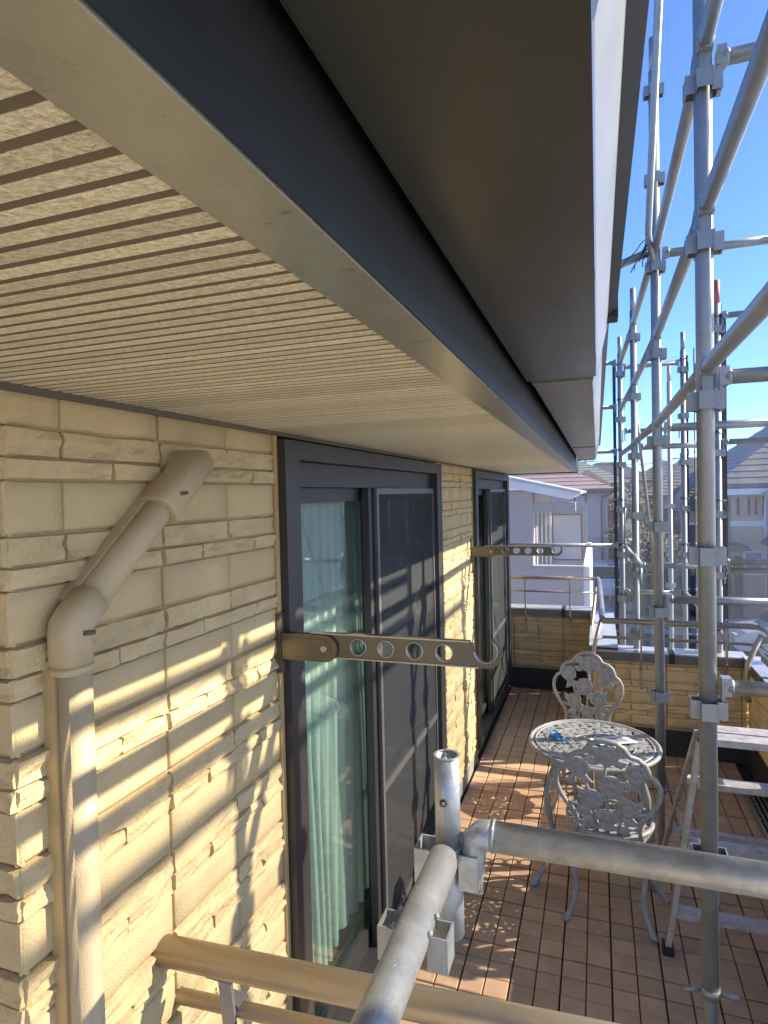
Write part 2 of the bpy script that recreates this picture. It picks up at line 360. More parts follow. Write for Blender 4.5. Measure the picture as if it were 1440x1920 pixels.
# -- soffit
SZ = 2.188; sof = MB().box((-1.75, -0.5, SZ + 0.0009), (-0.235, 6.46, SZ + 0.02)).build('soffit', SOFFDARK, house)
pitch = 0.0243
def sboard():
    s = MB(); prof = [(0, 0.0014), (0.0002, 0.0003), (0.0007, 0.0), (0.0153, 0.0), (0.0158, 0.0003), (0.0160, 0.0014)]
    s.prism(prof, lambda a, b, d: (d, a, b), WX - 0.15, -0.237); return s
bm_sb = sboard().mesh('soffit_board', SOFF)
nb = int(6.44 / pitch)
for i in range(75): put('soffit_board', bm_sb, sof, (0, i * pitch - 0.09, SZ))
mb = MB(); tb = sboard()
for i in range(75, nb + 4): mb.add([(v[0], v[1] + i * pitch - 0.09, v[2] + SZ) for v in tb.v], tb.f)
tag(mb.build('soffit_field', SOFF, sof), kind='stuff')
# cover strip where the soffit meets the wall
MB().box((WX - 0.015, 0.0, SZ - 0.012), (WX + 0.006, 6.36, SZ + 0.011)).build('soffit_strip', mat('soffit_strip', (0.13, 0.11, 0.08), 0.6), house)
# -- eave trim, fascia
tr_ = MB()
tr_.prism([(-0.238, SZ + 0.03), (-0.238, SZ - 0.0014), (-0.237, SZ - 0.0022), (-0.1806, SZ - 0.0022), (-0.1800, SZ - 0.0016), (-0.1800, SZ + 0.03)], XZ, -0.6, 6.46); tr_.build('eave_trim', TRIM, house)
MB().prism([(-0.225, SZ + 0.03), (-0.1796, SZ + 0.03), (-0.1796, SZ + 0.001), (-0.178, SZ - 0.0005), (-0.178, 2.44), (-0.225, 2.44)], XZ, -0.6, 6.46).build('fascia', FASC, house)
MB().box((-0.9, 6.462, SZ - 0.012), (-0.18, 6.478, 2.5)).build('end_board', FASC, house)
# -- gutter: two lengths and a sleeve
gut = MB()
GB = 2.277
gut.prism([(-0.1655, GB + 0.006), (-0.1645, GB + 0.001), (-0.161, GB), (0.0003, GB), (0.0003, GB + 0.008), (-0.157, 2.44), (-0.1655, 2.44)], XZ, -0.6, 1.588)
gutter = gut.build('gutter', GUT, house)
MB().prism([(0.0008, GB), (0.0022, GB + 0.002), (0.0275, 2.395), (0.024, 2.395), (0.0008, GB + 0.012)], XZ, -0.6, 1.588).build('gutter_face', GUTF, gutter)
MB().prism([(0.0242, 2.3953), (0.046, 2.4053), (0.046, 2.437), (0.041, 2.437), (0.041, 2.411), (0.0242, 2.4023)], XZ, -0.6, 1.5).build('gutter_lip', FASC, gutter)
MB().box((0.026, 1.5, 2.394), (0.050, 1.56, 2.44)).build('lip_bracket', BLACK, gutter)
g2 = MB().prism([(-0.165, GB + 0.02), (-0.157, GB + 0.006), (-0.154, GB + 0.002), (-0.008, GB + 0.002), (-0.008, GB + 0.01), (-0.157, 2.44), (-0.165, 2.44)], XZ, 1.591, 5.9)
g2.prism([(-0.1645, GB + 0.02), (-0.157, GB + 0.004), (-0.154, GB - 0.003), (-0.006, GB - 0.003), (-0.006, GB + 0.012), (-0.157, 2.435), (-0.1645, 2.435)], XZ, 1.61, 1.635)
g2.prism([(-0.1645, GB + 0.02), (-0.157, GB + 0.004), (-0.154, GB - 0.003), (-0.006, GB - 0.003), (-0.006, GB + 0.012), (-0.157, 2.435), (-0.1645, 2.435)], XZ, 4.15, 4.2)
g2.box((-0.165, 5.9, GB - 0.004), (-0.018, 5.93, 2.43))
gutter2 = g2.build('gutter', GUT2, house)
MB().prism([(-0.0075, GB + 0.002), (-0.005, GB + 0.008), (0.018, 2.392), (0.014, 2.392), (-0.0075, GB + 0.02)], XZ, 1.591, 5.9).build('gutter_face', GUTF, gutter2)
MB().prism([(0.0145, 2.3923), (0.032, 2.404), (0.032, 2.426), (0.028, 2.426), (0.028, 2.408), (0.0145, 2.400)], XZ, 1.56, 5.9).build('gutter_lip', FRAMEL, gutter2)
# -- roof above the eave
rf = MB().prism([(-0.26, 2.50), (-0.16, 2.445), (-0.02, 2.43), (-0.02, 2.46), (-3.4, 3.68), (-3.4, 3.62)], XZ, -0.8, 6.5); rf.build('roof', mat('roof', (0.06, 0.06, 0.065), 0.7), house)

# -- windows
def window(y0, y1, name_label, nearpane=True):
    zb, zt = 0.10, 2.166; fx = WX + 0.030; jw = 0.088
    s = MB()
    s.box((-1.0, y0, zb), (fx, y0 + jw, zt)); s.box((-1.0, y1 - jw, zb), (fx, y1, zt))
    s.box((-1.0, y0 + jw, zt - 0.055), (fx, y1 - jw, zt)); s.box((-1.0, y0 + jw, zb), (fx - 0.006, y1 - jw, zb + 0.035))
    s.box((-1.0, y0 + jw, zt - 0.135), (fx - 0.040, y1 - jw, zt - 0.057))
    wo = s.build('window', FRAME, house)
    a, b = y0 + jw, y1 - jw; mid = (a + b) / 2 - 0.07; zi, zo = zb + 0.037, zt - 0.137
    MB().box((fx - 0.02, y1 - 0.012, zb), (fx + 0.003, y1 + 0.003, zt)).build('frame_edge', FRAMEL, wo)
    # inner sash (near) and outer sash (far)
    P = lambda a_, b_, d: (d, a_, b_)
    s = MB().frame(P, a, mid + 0.05, zi, zo, 0.05, -0.945, -0.915); s.box((-0.945, a + .05, zi + .05), (-0.915, mid, zi + 0.075)); s.build('sash', FRAME, wo)
    MB().box((-0.932, a + 0.05, zi + 0.075), (-0.928, mid, zo - 0.05)).build('glass_pane', GLASS, wo)
    s = MB().frame(P, mid - 0.045, b, zi, zo, 0.05, -0.905, -0.880); s.build('sash', FRAME, wo)
    MB().box((-0.894, mid + 0.005, zi + 0.05), (-0.890, b - 0.05, zo - 0.05)).build('glass_pane', GLASS, wo)
    # insect screen in the outer track
    zm = 0.765
    s = MB().frame(P, mid - 0.03, b - 0.002, zi, zo, 0.026, -0.872, -0.858); s.box((-0.872, mid - 0.004, zm - 0.016), (-0.858, b - 0.028, zm + 0.016)); s.build('screen_frame', FRAMEL, wo)
    sc = MB(); sc.box((-0.8655, mid - 0.004, zi + 0.026), (-0.8645, b - 0.028, zm - 0.016)); sc.box((-0.8655, mid - 0.004, zm + 0.016), (-0.8645, b - 0.028, zo - 0.026)); sc.build('screen_mesh', SCREEN, wo)
    s = MB().box((-0.904, mid - 0.085, zi), (-0.874, mid - 0.047, zo)); s.build('meeting_stile', FRAME, wo)
    return a, b, mid
w1 = window(W1a, W1b, '')
w2 = window(W2a, W2b, '')
# rooms behind the glass
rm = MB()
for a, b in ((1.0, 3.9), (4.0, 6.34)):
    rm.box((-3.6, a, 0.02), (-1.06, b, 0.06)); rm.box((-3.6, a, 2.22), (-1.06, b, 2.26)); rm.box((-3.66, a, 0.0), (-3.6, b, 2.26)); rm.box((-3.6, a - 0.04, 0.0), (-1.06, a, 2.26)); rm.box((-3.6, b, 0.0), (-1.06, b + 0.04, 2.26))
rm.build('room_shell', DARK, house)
def curtain(y0, y1, x, label, folds, z0=0.22, z1=2.03, seed=1):
    s = MB(); ny, nz = 90, 16; rnd = random.Random(seed); ph = [rnd.uniform(0, 6) for _ in range(4)]
    V = []
    for j in range(nz + 1):
        t = j / nz; z = z0 + (z1 - z0) * t
        for i in range(ny + 1):
            u = i / ny; y = y0 + (y1 - y0) * u + 0.03 * (1 - t) * math.sin(u * 9 + ph[2])
            a = 0.020 + 0.012 * (1 - t)
            V.append((x + a * math.sin(u * folds * 6.283 + ph[0] + 0.5 * math.sin(t * 3 + ph[3])) + 0.010 * math.sin(u * folds * 2.1 * 6.283 + ph[1] + t * 2), y, z + (0.012 * math.sin(u * 17) if j == 0 else 0)))
    W = ny + 1; s.add(V, [(j * W + i, j * W + i + 1, (j + 1) * W + i + 1, (j + 1) * W + i) for j in range(nz) for i in range(ny)], True)
    o = s.build('curtain', CURT); tag(o, label, 'curtain', 'curtains behind the windows'); return o
curtain(w1[0] - 0.05, 2.44, -1.02, 'white curtain hanging in soft folds behind the glass sash nearest the downpipe', 11, seed=1)
curtain(2.50, 2.68, -1.035, 'narrow pale curtain drawn behind the middle of the nearer window', 4, seed=2)

curtain(w2[0], w2[0] + 0.6, -1.05, 'pale curtain behind the farther window by the table', 6, seed=4)

# -- downpipe: vertical run, elbow, slanted run, top elbow into the soffit
def rrect_tube(s, pts, w_, d_, r_=0.02, n=5, cap=True):
    """rounded-rectangle section swept along pts lying in the YZ plane; w_ across, d_ out of the wall"""
    sec = []
    for cx_, cy_, a0 in ((w_ / 2 - r_, d_ / 2 - r_, 0), (-w_ / 2 + r_, d_ / 2 - r_, 90), (-w_ / 2 + r_, -d_ / 2 + r_, 180), (w_ / 2 - r_, -d_ / 2 + r_, 270)):
        for k in range(n): t = R(a0 + 90 * k / (n - 1)); sec.append((cx_ + r_ * math.cos(t), cy_ + r_ * math.sin(t)))
    N = len(sec); P = [Vector(p) for p in pts]; base = len(s.v)
    for i, p in enumerate(P):
        d0 = (P[i] - P[i - 1]).normalized() if i else None; d1 = (P[i + 1] - P[i]).normalized() if i < len(P) - 1 else None
        d = (d0 + d1).normalized() if d0 and d1 else (d0 or d1); k = 1 / max(0.3, d.dot(d0 or d1))
        n_ = X1; side = d.cross(n_).normalized()
        for a, b in sec: s.v.append(tuple(p + side * a * k + n_ * b))
    for i in range(len(P) - 1):
        for k in range(N): k2 = (k + 1) % N; A = base + i * N; s.f.append((A + k, A + k2, A + N + k2, A + N + k)); s.sm.append(True)
    if cap:
        s.f.append(tuple(base + k for k in range(N))); s.f.append(tuple(base + (len(P) - 1) * N + k for k in reversed(range(N)))); s.sm += [False, False]
    return s
PX_ = WX + 0.036
B1 = Vector((PX_, 0.788, 1.795)); B2 = Vector((PX_, 1.095, 2.052)); dirs = (B2 - B1).normalized(); perp = X1.cross(dirs)
s = MB(); s.tube([(PX_, 0.788, -0.8), B1], 0.0275, 28); s.tube([B1, B2], 0.0275, 28); dpipe = s.build('downpipe', PIPE, house)
s = MB(); s.box((WX - 0.003, 0.757, -0.8), (WX + 0.024, 0.786, 1.74)); s.build('side_flange', TRIMGOLD, dpipe)
sgn = 1 if perp.z > 0 else -1
s = MB(); c_ = (B1 + B2) / 2 + perp * (sgn * 0.017) - X1 * 0.026; s.obox(c_, dirs, perp, X1, (B2 - B1).length / 2 - 0.03, 0.014, 0.013); s.build('side_flange', PIPE, dpipe)
arc = [B1 - Z1 * 0.075] + [((B1 - Z1 * 0.012) * (1 - t) ** 2 + B1 * (2 * t * (1 - t)) + (B1 + dirs * 0.012) * t ** 2) for t in (0, .5, 1)] + [B1 + dirs * 0.06]
off_ = Vector((-0.002, -0.004, 0.0))
s = MB(); rrect_tube(s, [p + off_ for p in arc], 0.0625, 0.0625, 0.024, 7); s.build('elbow', PIPE, dpipe)
s = MB(); rrect_tube(s, [arc[0] + off_ - Z1 * 0.003, arc[0] + off_ + Z1 * 0.010], 0.0645, 0.0645, 0.025, 7); s.build('socket_lip', PIPE, dpipe)
# top elbow: slanted socket that turns into the wall
s = MB(); sec = []
for cx_, cy_, a0 in ((0.008, 0.008, 0), (-0.008, 0.008, 90), (-0.008, -0.008, 180), (0.008, -0.008, 270)):
    for k in range(6): t = R(a0 + 18 * k); sec.append((cx_ + 0.029 * math.cos(t), cy_ + 0.029 * math.sin(t)))
C_ = B2 + dirs * 0.022; rings = [B2 - dirs * 0.115, B2 - dirs * 0.108]
R_ = [[q + perp * a + X1 * b for a, b in sec] for q in rings] + [[C_ + perp * a + (X1 + dirs) * b for a, b in sec], [C_ + perp * a + dirs * b - X1 * 0.033 for a, b in sec]]
n_ = len(sec); s.add([v for r_ in R_ for v in r_], [(j_ * n_ + k, j_ * n_ + (k + 1) % n_, (j_ + 1) * n_ + (k + 1) % n_, (j_ + 1) * n_ + k) for j_ in range(3) for k in range(n_)], True)
s.f.append(tuple(range(n_))); s.sm.append(False)
s.build('elbow', PIPE, dpipe)
s = MB(); s.tube([C_ - X1 * 0.034, C_ - X1 * 0.0405], 0.047, 28); s.build('wall_socket', PIPE, dpipe)
for p_, d_ in ((B1 + Vector((0.0305, 0.004, -0.012)), (Y1 - Z1 * 0.12).normalized()), (B2 - dirs * 0.065 + X1 * 0.0355 + perp * 0.004, (dirs * 0.7 - perp * 0.5 * sgn).normalized())):
    MB().tube([p_ - d_ * 0.011, p_ + d_ * 0.011], 0.0042, 10).build('slot', mat('slot_dark', (0.13, 0.085, 0.04), 0.8), dpipe)

# ------------------------------------------------------------------ laundry brackets
def bracket(y, label, dx0=0.0):
    b = thing('laundry_bracket', label, 'bracket', (WX, y, 1.58), 'laundry pole brackets')
    x0 = WX
    MB().box((x0 - 0.006, y - 0.018, 1.502), (x0 + 0.014, y + 0.018, 1.672)).build('base_plate', BRONZE, b)
    z0, z1 = 1.542, 1.616; yc = y
    s = MB(); arc = [(x0 + 0.15 + 0.037 * math.cos(R(t)), 1.579 + 0.037 * math.sin(R(t))) for t in range(-90, 91, 15)]
    s.prism([(x0 + 0.016, z1), (x0 + 0.016, z0)] + arc, XZ, y - 0.016, y - 0.009); s.prism([(x0 + 0.016, z1 - .001), (x0 + 0.016, z0 + .001)] + arc, XZ, y + 0.009, y + 0.016)
    s.box((x0 + 0.016, y - 0.009, z0 + 0.001), (x0 + 0.12, y + 0.009, z0 + 0.007))
    s.build('arm_holder', BRONZE, b)
    arc2 = [(x0 + 0.142 + 0.026 * math.cos(R(t)), 1.579 + 0.026 * math.sin(R(t))) for t in range(-90, 91, 15)]
    MB().prism([(x0 + 0.024, 1.605), (x0 + 0.024, 1.553)] + arc2, XZ, y - 0.0175, y - 0.0165).build('inlay', BRONZE, b)
    MB().tube([(x0 + 0.148, y - 0.023, 1.58), (x0 + 0.148, y + 0.022, 1.58)], 0.0085, 12).build('bolt', BRONZEL, b)
    # arm plate with four round holes and an open hook, triangulated by bmesh
    import bmesh
    bm = bmesh.new()
    zc, hh = 1.587, 0.031; xa, xb = x0 + 0.10, x0 + 0.575
    outl = [(xa, zc - hh), (xb + 0.005, zc - hh - 0.003)]
    hook_c = (xb + 0.018, zc + 0.010)
    outl += [(xb + 0.02 + 0.04 * math.cos(R(t)), zc + 0.007 + 0.041 * math.sin(R(t))) for t in range(-80, 71, 12)]     # outside of the hook
    outl += [(hook_c[0] + 0.0285 * math.cos(R(t)), hook_c[1] + 0.0285 * math.sin(R(t))) for t in range(64, -191, -12)]  # inside of the hook
    outl += [(xb - 0.016, zc + hh - 0.003), (xb - 0.022, zc + hh), (xa, zc + hh)]
    loops = [outl] + [[(x0 + q + 0.0215 * math.cos(2 * math.pi * k / 20), zc + 0.0215 * math.sin(2 * math.pi * k / 20)) for k in range(20)] for q in (0.245, 0.325, 0.405, 0.485)]
    edges = []
    for lp in loops:
        vv = [bm.verts.new((x_, y - 0.006, z_)) for x_, z_ in lp]
        edges += [bm.edges.new((vv[i], vv[(i + 1) % len(vv)])) for i in range(len(vv))]
    r_ = bmesh.ops.triangle_fill(bm, use_beauty=True, use_dissolve=False, edges=edges)
    fs = [f for f in bm.faces]
    # drop triangles that fell into the holes
    def inside(p, lp):
        c_ = False; j = len(lp) - 1
        for i in range(len(lp)):
            if (lp[i][1] > p[1]) != (lp[j][1] > p[1]) and p[0] < (lp[j][0] - lp[i][0]) * (p[1] - lp[i][1]) / (lp[j][1] - lp[i][1]) + lp[i][0]: c_ = not c_
            j = i
        return c_
    bad = [f for f in fs if (lambda c_: any(inside((c_.x, c_.z), lp) for lp in loops[1:]) or not inside((c_.x, c_.z), loops[0]))(f.calc_center_median())]
    bmesh.ops.delete(bm, geom=bad, context='FACES_ONLY')
    ex = bmesh.ops.extrude_face_region(bm, geom=list(bm.faces)); bmesh.ops.translate(bm, vec=(0, 0.012, 0), verts=[e for e in ex['geom'] if isinstance(e, bmesh.types.BMVert)])
    bmesh.ops.recalc_face_normals(bm, faces=bm.faces)
    bmesh.ops.translate(bm, vec=-Vector((WX, y, 1.58)), verts=bm.verts)
    me = bpy.data.meshes.new('arm'); bm.to_mesh(me); bm.free(); me.materials.append(BRONZE)
    arm = bpy.data.objects.new('arm', me); col.objects.link(arm); arm.parent = b
    # raised rims: top and bottom flange, ring round each hole
    s = MB(); s.box((xa, y - 0.009, zc + hh), (xb - 0.022, y + 0.009, zc + hh + 0.0035)); s.box((xa, y - 0.009, zc - hh - 0.0035), (xb, y + 0.009, zc - hh)); s.build('flange', BRONZEL, arm)
    for q in (0.245, 0.325, 0.405, 0.485): MB().tube([(x0 + q + 0.0225 * math.cos(2 * math.pi * k / 24), y - 0.0065, zc + 0.0225 * math.sin(2 * math.pi * k / 24)) for k in range(24)], 0.0022, 6, closed=True).build('hole_rim', BRONZEL, arm)
    s = MB(); s.tube([(hook_c[0] + 0.030 * math.cos(R(t)), y - 0.0065, hook_c[1] + 0.030 * math.sin(R(t))) for t in range(60, -186, -12)], 0.0024, 6)
    s.build('hook_rim', BRONZEL, arm)
    s = MB().box((x0 - 0.002, y + 0.018, 1.510), (x0 + 0.010, y + 0.034, 1.53)); s.box((x0 - 0.002, y + 0.018, 1.645), (x0 + 0.010, y + 0.034, 1.665)); s.build('screw_tab', BRONZEL, b)
    return b
bracket(1.545, 'bronze laundry arm with round holes mounted beside the nearer window')
bracket(4.36, 'bronze laundry arm with round holes on the brick strip by the farther window')

# ------------------------------------------------------------------ deck
deck = MB().box((WX - 0.2, 0.2, -0.25), (1.02, 6.36, -0.012)).build('deck_floor', TILEJ); tag(deck, kind='structure')
TP = 0.0985; TG = 0.0055
def tile_shape(seed=0):
    s = MB(); a = TP - TG; e = 0.003
    V = [(0, 0, -0.02), (a, 0, -0.02), (a, a, -0.02), (0, a, -0.02), (0, 0, -e), (a, 0, -e), (a, a, -e), (0, a, -e), (e, e, 0), (a - e, e, 0), (a - e, a - e, 0), (e, a - e, 0)]
    F = [(0, 1, 5, 4), (1, 2, 6, 5), (2, 3, 7, 6), (3, 0, 4, 7), (4, 5, 9, 8), (5, 6, 10, 9), (6, 7, 11, 10), (7, 4, 8, 11), (8, 9, 10, 11)]
    return s.add(V, F)
tm = tile_shape().mesh('tile', TILE); tiles = []
nx_, ny_ = int((1.0 - WX) / TP), int(6.1 / TP)
for j in range(ny_):
    for i in range(nx_):
        x = WX + 0.012 + i * TP + 0.0012 * (i % 2); y = 0.30 + j * TP - (0.002 if j % 3 else -0.001)
        tiles.append((x, y))
# tiles in view, nearest first, are single objects; the rest are one field
vis = [t for t in tiles if t[1] > 2.28 and t[0] > -0.78 and (t[0] - 0.0) < 0.25 * t[1] + 0.0]
vis.sort(key=lambda t: t[1]); single = set(vis[:290])
for t in vis[:290]: put('tile', tm, deck, (t[0], t[1], random.uniform(-0.0006, 0.0006)), (random.uniform(-.004, .004), random.uniform(-.004, .004), 0))
mb = MB(); ts = tile_shape()
for t in tiles:
    if t in single or t[1] < 1.4: continue
    dz = random.uniform(-0.0006, 0.0006); mb.add([(v[0] + t[0], v[1] + t[1], v[2] + dz) for v in ts.v], ts.f)
tag(mb.build('tile_field', TILE, deck), kind='stuff')
gr = thing('floor_grate', 'dark grey slatted grate lying on the deck tiles beside the side parapet', 'grate', (0.93, 4.15, 0.0))
MB().frame(XY, 0.862, 0.995, 3.62, 4.60, 0.012, 0.002, 0.022).build('grate_frame', PLANK, gr)
for k in range(4): MB().tube([(0.884 + k * 0.029, 3.64, 0.018), (0.884 + k * 0.029, 4.585, 0.018)], 0.008, 10).build('bar', GALV if k == 0 else PLANK, gr)
for k in range(16): MB().box((0.875, 3.66 + k * 0.058, 0.003), (0.983, 3.668 + k * 0.058, 0.010)).build('slat', FLASH, gr)

# ------------------------------------------------------------------ parapets
def parapet(name_label, p0, rotz, length, thick, ztop, zb, group, zflash=0.17, phase=0.0, merged=False, cope_over=0.03, base=-3.0):
    """inner face passes p0; local +Y runs along, local +X is the face normal (towards the deck)"""
    ca, sa = math.cos(rotz), math.sin(rotz)
    def W(x, y, z): return (p0[0] + ca * x - sa * y, p0[1] + sa * x + ca * y, z)
    t = thing('parapet_wall', name_label, 'parapet', (p0[0], p0[1], 0.0), group)
    def bx(s, a, b):
        tmp = MB().box(a, b); return s.add([W(*v) for v in tmp.v], tmp.f)
    body = bx(MB(), (-thick, 0, base), (-0.012, length, ztop - 0.04)).build('parapet_body', MORTAR, t)
    if merged:
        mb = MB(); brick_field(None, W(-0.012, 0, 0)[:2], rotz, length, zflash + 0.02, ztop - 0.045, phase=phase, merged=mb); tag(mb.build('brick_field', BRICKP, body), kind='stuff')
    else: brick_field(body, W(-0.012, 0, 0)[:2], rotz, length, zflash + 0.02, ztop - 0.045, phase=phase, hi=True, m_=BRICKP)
    bx(MB(), (-0.011, 0, 0.0), (0.018, length, zflash)).build('base_flashing', FLASH, t)
    cp = bx(MB(), (-thick - cope_over, 0.002, ztop - 0.012), (cope_over, length - 0.002, ztop)).build('coping', COPE, t)
    s = MB(); bx(s, (cope_over - 0.004, 0.002, ztop - 0.075), (cope_over + 0.0005, length - 0.002, ztop - 0.0125)); bx(s, (-thick - cope_over, 0.002, ztop - 0.075), (-thick - cope_over + 0.004, length - 0.002, ztop - 0.0125)); s.build('coping_edge', COPEF, cp)
    k = 0.55
    while k < length - 0.2:
        bx(MB(), (-thick - cope_over - 0.002, k - 0.02, ztop - 0.077), (cope_over + 0.002, k + 0.02, ztop + 0.0015)).build('coping_joint', FLASH, cp); k += 0.92
    return t
PG = 'parapet walls around the balcony'
# normals: far wall faces -Y (rot -90: local +X -> -Y, local +Y -> +X)
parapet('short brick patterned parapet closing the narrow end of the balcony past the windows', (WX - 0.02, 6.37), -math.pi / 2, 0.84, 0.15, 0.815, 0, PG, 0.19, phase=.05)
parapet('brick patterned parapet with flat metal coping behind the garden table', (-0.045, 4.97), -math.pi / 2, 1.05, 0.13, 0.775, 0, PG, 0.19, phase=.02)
parapet('side parapet next to the stepladder and grate, running along the deck', (1.0, 0.9), math.pi, -0.0001, 0.16, 0.785, 0, PG) if False else None
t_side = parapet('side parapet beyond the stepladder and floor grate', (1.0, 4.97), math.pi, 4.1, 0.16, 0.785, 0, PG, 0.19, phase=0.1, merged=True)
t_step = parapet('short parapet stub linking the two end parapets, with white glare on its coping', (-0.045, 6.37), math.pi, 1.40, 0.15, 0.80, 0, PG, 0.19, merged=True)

# ------------------------------------------------------------------ handrails
def flatbar(s, a, b, w_=0.012, d_=0.03): return s.bar(a, b, w_, d_)
hr = thing('handrail', 'thin grey metal handrail carried above the end parapets of the balcony', 'handrail', (0.0, 5.0, 0.8))
def roundrect(s, pts, r): return s.tube(pts, r, 12)
MB().tube([(WX, 6.27, 1.137), (-0.03, 6.27, 1.137)], 0.019, 12).build('rail', RAILB, hr)
MB().tube([(-0.01, 6.27, 1.137), (0.005, 6.1, 1.128), (0.022, 4.93, 1.035), (0.03, 4.86, 1.02)], 0.024, 12).build('rail', RAILG, hr)
MB().tube([(0.02, 4.86, 1.02), (1.0, 4.86, 1.02), (1.05, 4.83, 1.02), (1.07, 4.75, 1.02), (1.07, 1.0, 1.02)], 0.021, 12).build('rail', RAILG, hr)
MB().tube([(WX, 6.27, 1.0), (-0.05, 6.27, 1.0)], 0.010, 8).build('lower_rail', RAILB, hr)
MB().tube([(0.02, 4.86, 0.895), (0.95, 4.86, 0.895), (1.05, 4.82, 0.893), (1.06, 4.70, 0.893), (1.06, 1.0, 0.893)], 0.012, 8).build('lower_rail', RAILG, hr)
for x in (-0.70, -0.27):
    s = MB(); flatbar(s, (x, 6.27, 1.12), (x, 6.27, 0.78)); flatbar(s, (x, 6.27, 0.78), (x, 6.325, 0.70)); s.box((x - 0.011, 6.322, 0.58), (x + 0.011, 6.338, 0.71)); s.build('bracket', RAILB, hr)
for x in (0.29, 0.85):
    s = MB(); flatbar(s, (x, 4.86, 1.0), (x, 4.86, 0.75)); flatbar(s, (x, 4.86, 0.75), (x, 4.915, 0.66)); s.box((x - 0.011, 4.91, 0.50), (x + 0.011, 4.936, 0.67)); s.build('bracket', RAILB, hr)
MB().tube([(-0.02, 6.20, 1.12), (-0.04, 5.95, 0.95), (-0.075, 5.60, 0.72), (-0.075, 5.60, 0.45)], 0.016, 10).build('bracket', RAILB, hr)
MB().tube([(0.02, 4.95, 1.02), (-0.03, 4.85, 0.85), (-0.06, 4.80, 0.70), (-0.06, 4.82, 0.42)], 0.016, 10).build('bracket', RAILB, hr)
MB().tube([(1.03, 4.70, 1.0), (0.94, 4.66, 0.80), (0.93, 4.66, 0.60), (0.95, 4.66, 0.55)], 0.018, 10).build('bracket', RAILB, hr)
nr = thing('handrail', 'beige oval handrail with a thinner rail below, fixed to the wall beside the downpipe', 'handrail', (WX, 1.04, 0.9))
s = MB(); s.tube([(WX - 0.005, 1.022, 1.064), (1.05, 1.135, 1.064)], 0.030, 24, flat=0.92); s.build('rail', RAILB, nr)
MB().tube([(WX - 0.002, 1.066, 0.932), (1.05, 1.19, 0.932)], 0.0155, 16).build('lower_rail', RAILB, nr)
s = MB(); flatbar(s, (-0.735, 1.045, 1.036), (-0.735, 1.095, 0.60), 0.03, 0.008); s.build('bracket', RAILG, nr)
MB().box((-0.765, 1.025, 1.026), (-0.705, 1.062, 1.034)).build('saddle', FRAMEL, nr)
MB().box((-0.755, 1.062, 0.944), (-0.715, 1.098, 0.950)).build('saddle', FRAMEL, nr)

# ------------------------------------------------------------------ scaffold
def pocket_mesh(mat_, r0=0.0225, r1=0.049, w_=0.041, h_=0.052, t=0.0036):
    s = MB()
    for k in range(4):
        a = k * math.pi / 2; ax = Vector((math.cos(a), math.sin(a), 0)); ay = Vector((-math.sin(a), math.cos(a), 0))
        s.obox(ax * ((r0 + r1) / 2) + ay * (w_ / 2), ax, ay, Z1, (r1 - r0) / 2, t / 2, h_ / 2)
        s.obox(ax * ((r0 + r1) / 2) - ay * (w_ / 2), ax, ay, Z1, (r1 - r0) / 2, t / 2, h_ / 2)
        s.obox(ax * (r1 - t / 2 - 0.0015), ax, ay, Z1, t / 2, w_ / 2 - t / 2, h_ / 2 * 0.98)
    return s.mesh('pocket', mat_)
PK = pocket_mesh(GALV); PKN = pocket_mesh(GALVW, t=0.0036)
def collar_mesh():
    s = MB(); s.tube([(0, 0, -0.03), (0, 0, 0.03)], 0.0268, 20); s.obox((0, -0.025, 0.055), X1, Y1, Z1, 0.021, 0.012, 0.026); return s.mesh('collar', GALV)
def post(parent, x, y, z0, z1, zs, spig=True, red=False, n=20, pk=PK, lean=0.0):
    s = MB(); s.tube([(x, y, z0), (x, y, z1)], 0.0243, n)
    po = s.build('post', GALV, parent)
    for z in zs: put('pocket', pk, po, (x, y, z), (0, 0, random.uniform(-0.03, 0.03)))
    if spig: MB().pipe((x, y, z1 - 0.02), (x, y, z1 + 0.17), 0.0205, 0.0028).build('spigot', REDP if red else GALV, po)
    return po
def rail(parent, a, b, r=0.0213, head=True, m_=GALV, n=14, name='rail'):
    a, b = Vector(a), Vector(b); d = (b - a).normalized(); o = 0.050
    s = MB(); s.tube([a + d * o, b - d * o], r, n); ro = s.build(name, m_, parent)
    if head:
        sd = d.cross(Z1).normalized()
        for p, sg in ((a, 1), (b, -1)):
            c = p + d * (sg * 0.047)
            h = MB(); h.obox(c + Z1 * 0.003, d, sd, Z1, 0.013, 0.0195, 0.0265); h.obox(c - d * (sg * 0.008) - Z1 * 0.058, d, sd, Z1, 0.0045, 0.0135, 0.040)
            h.tube([c + d * (sg * 0.010), c + d * (sg * 0.020)], [0.0235, 0.0222], 14); h.tube([c - sd * 0.022 + Z1 * 0.008, c + sd * 0.022 + Z1 * 0.008], 0.006, 8)
            h.build('wedge_head', m_, ro)
    return ro
LV = [0.90, 1.35, 1.80, 2.25, 2.70, 3.15, 3.60, 4.05]
PX = {1: (0.30, 2.0), 2: (0.30, 3.52), 3: (0.272, 5.06), 4: (0.228, 6.60)}
sc = thing('scaffold', 'galvanised scaffold standing on the deck and rising past the eave, posts joined by long rails', 'scaffold', (0.30, 4.0, 0.0))
post(sc, 0.30, 2.0, 0.50, 4.6, LV, spig=False); post(sc, 0.30, 3.52, 0.40, 4.15, LV[:8]); post(sc, *PX[3], -2.9, 3.35, [z for z in (-.9, 0., .9, 1.35, 1.8, 2.25, 2.70, 3.15)]); post(sc, *PX[4], -2.9, 3.35, [0., .9, 1.35, 1.80, 2.25, 2.70, 3.15], red=False)
post(sc, 0.30, 0.48, 2.3, 4.6, LV[4:], spig=False)
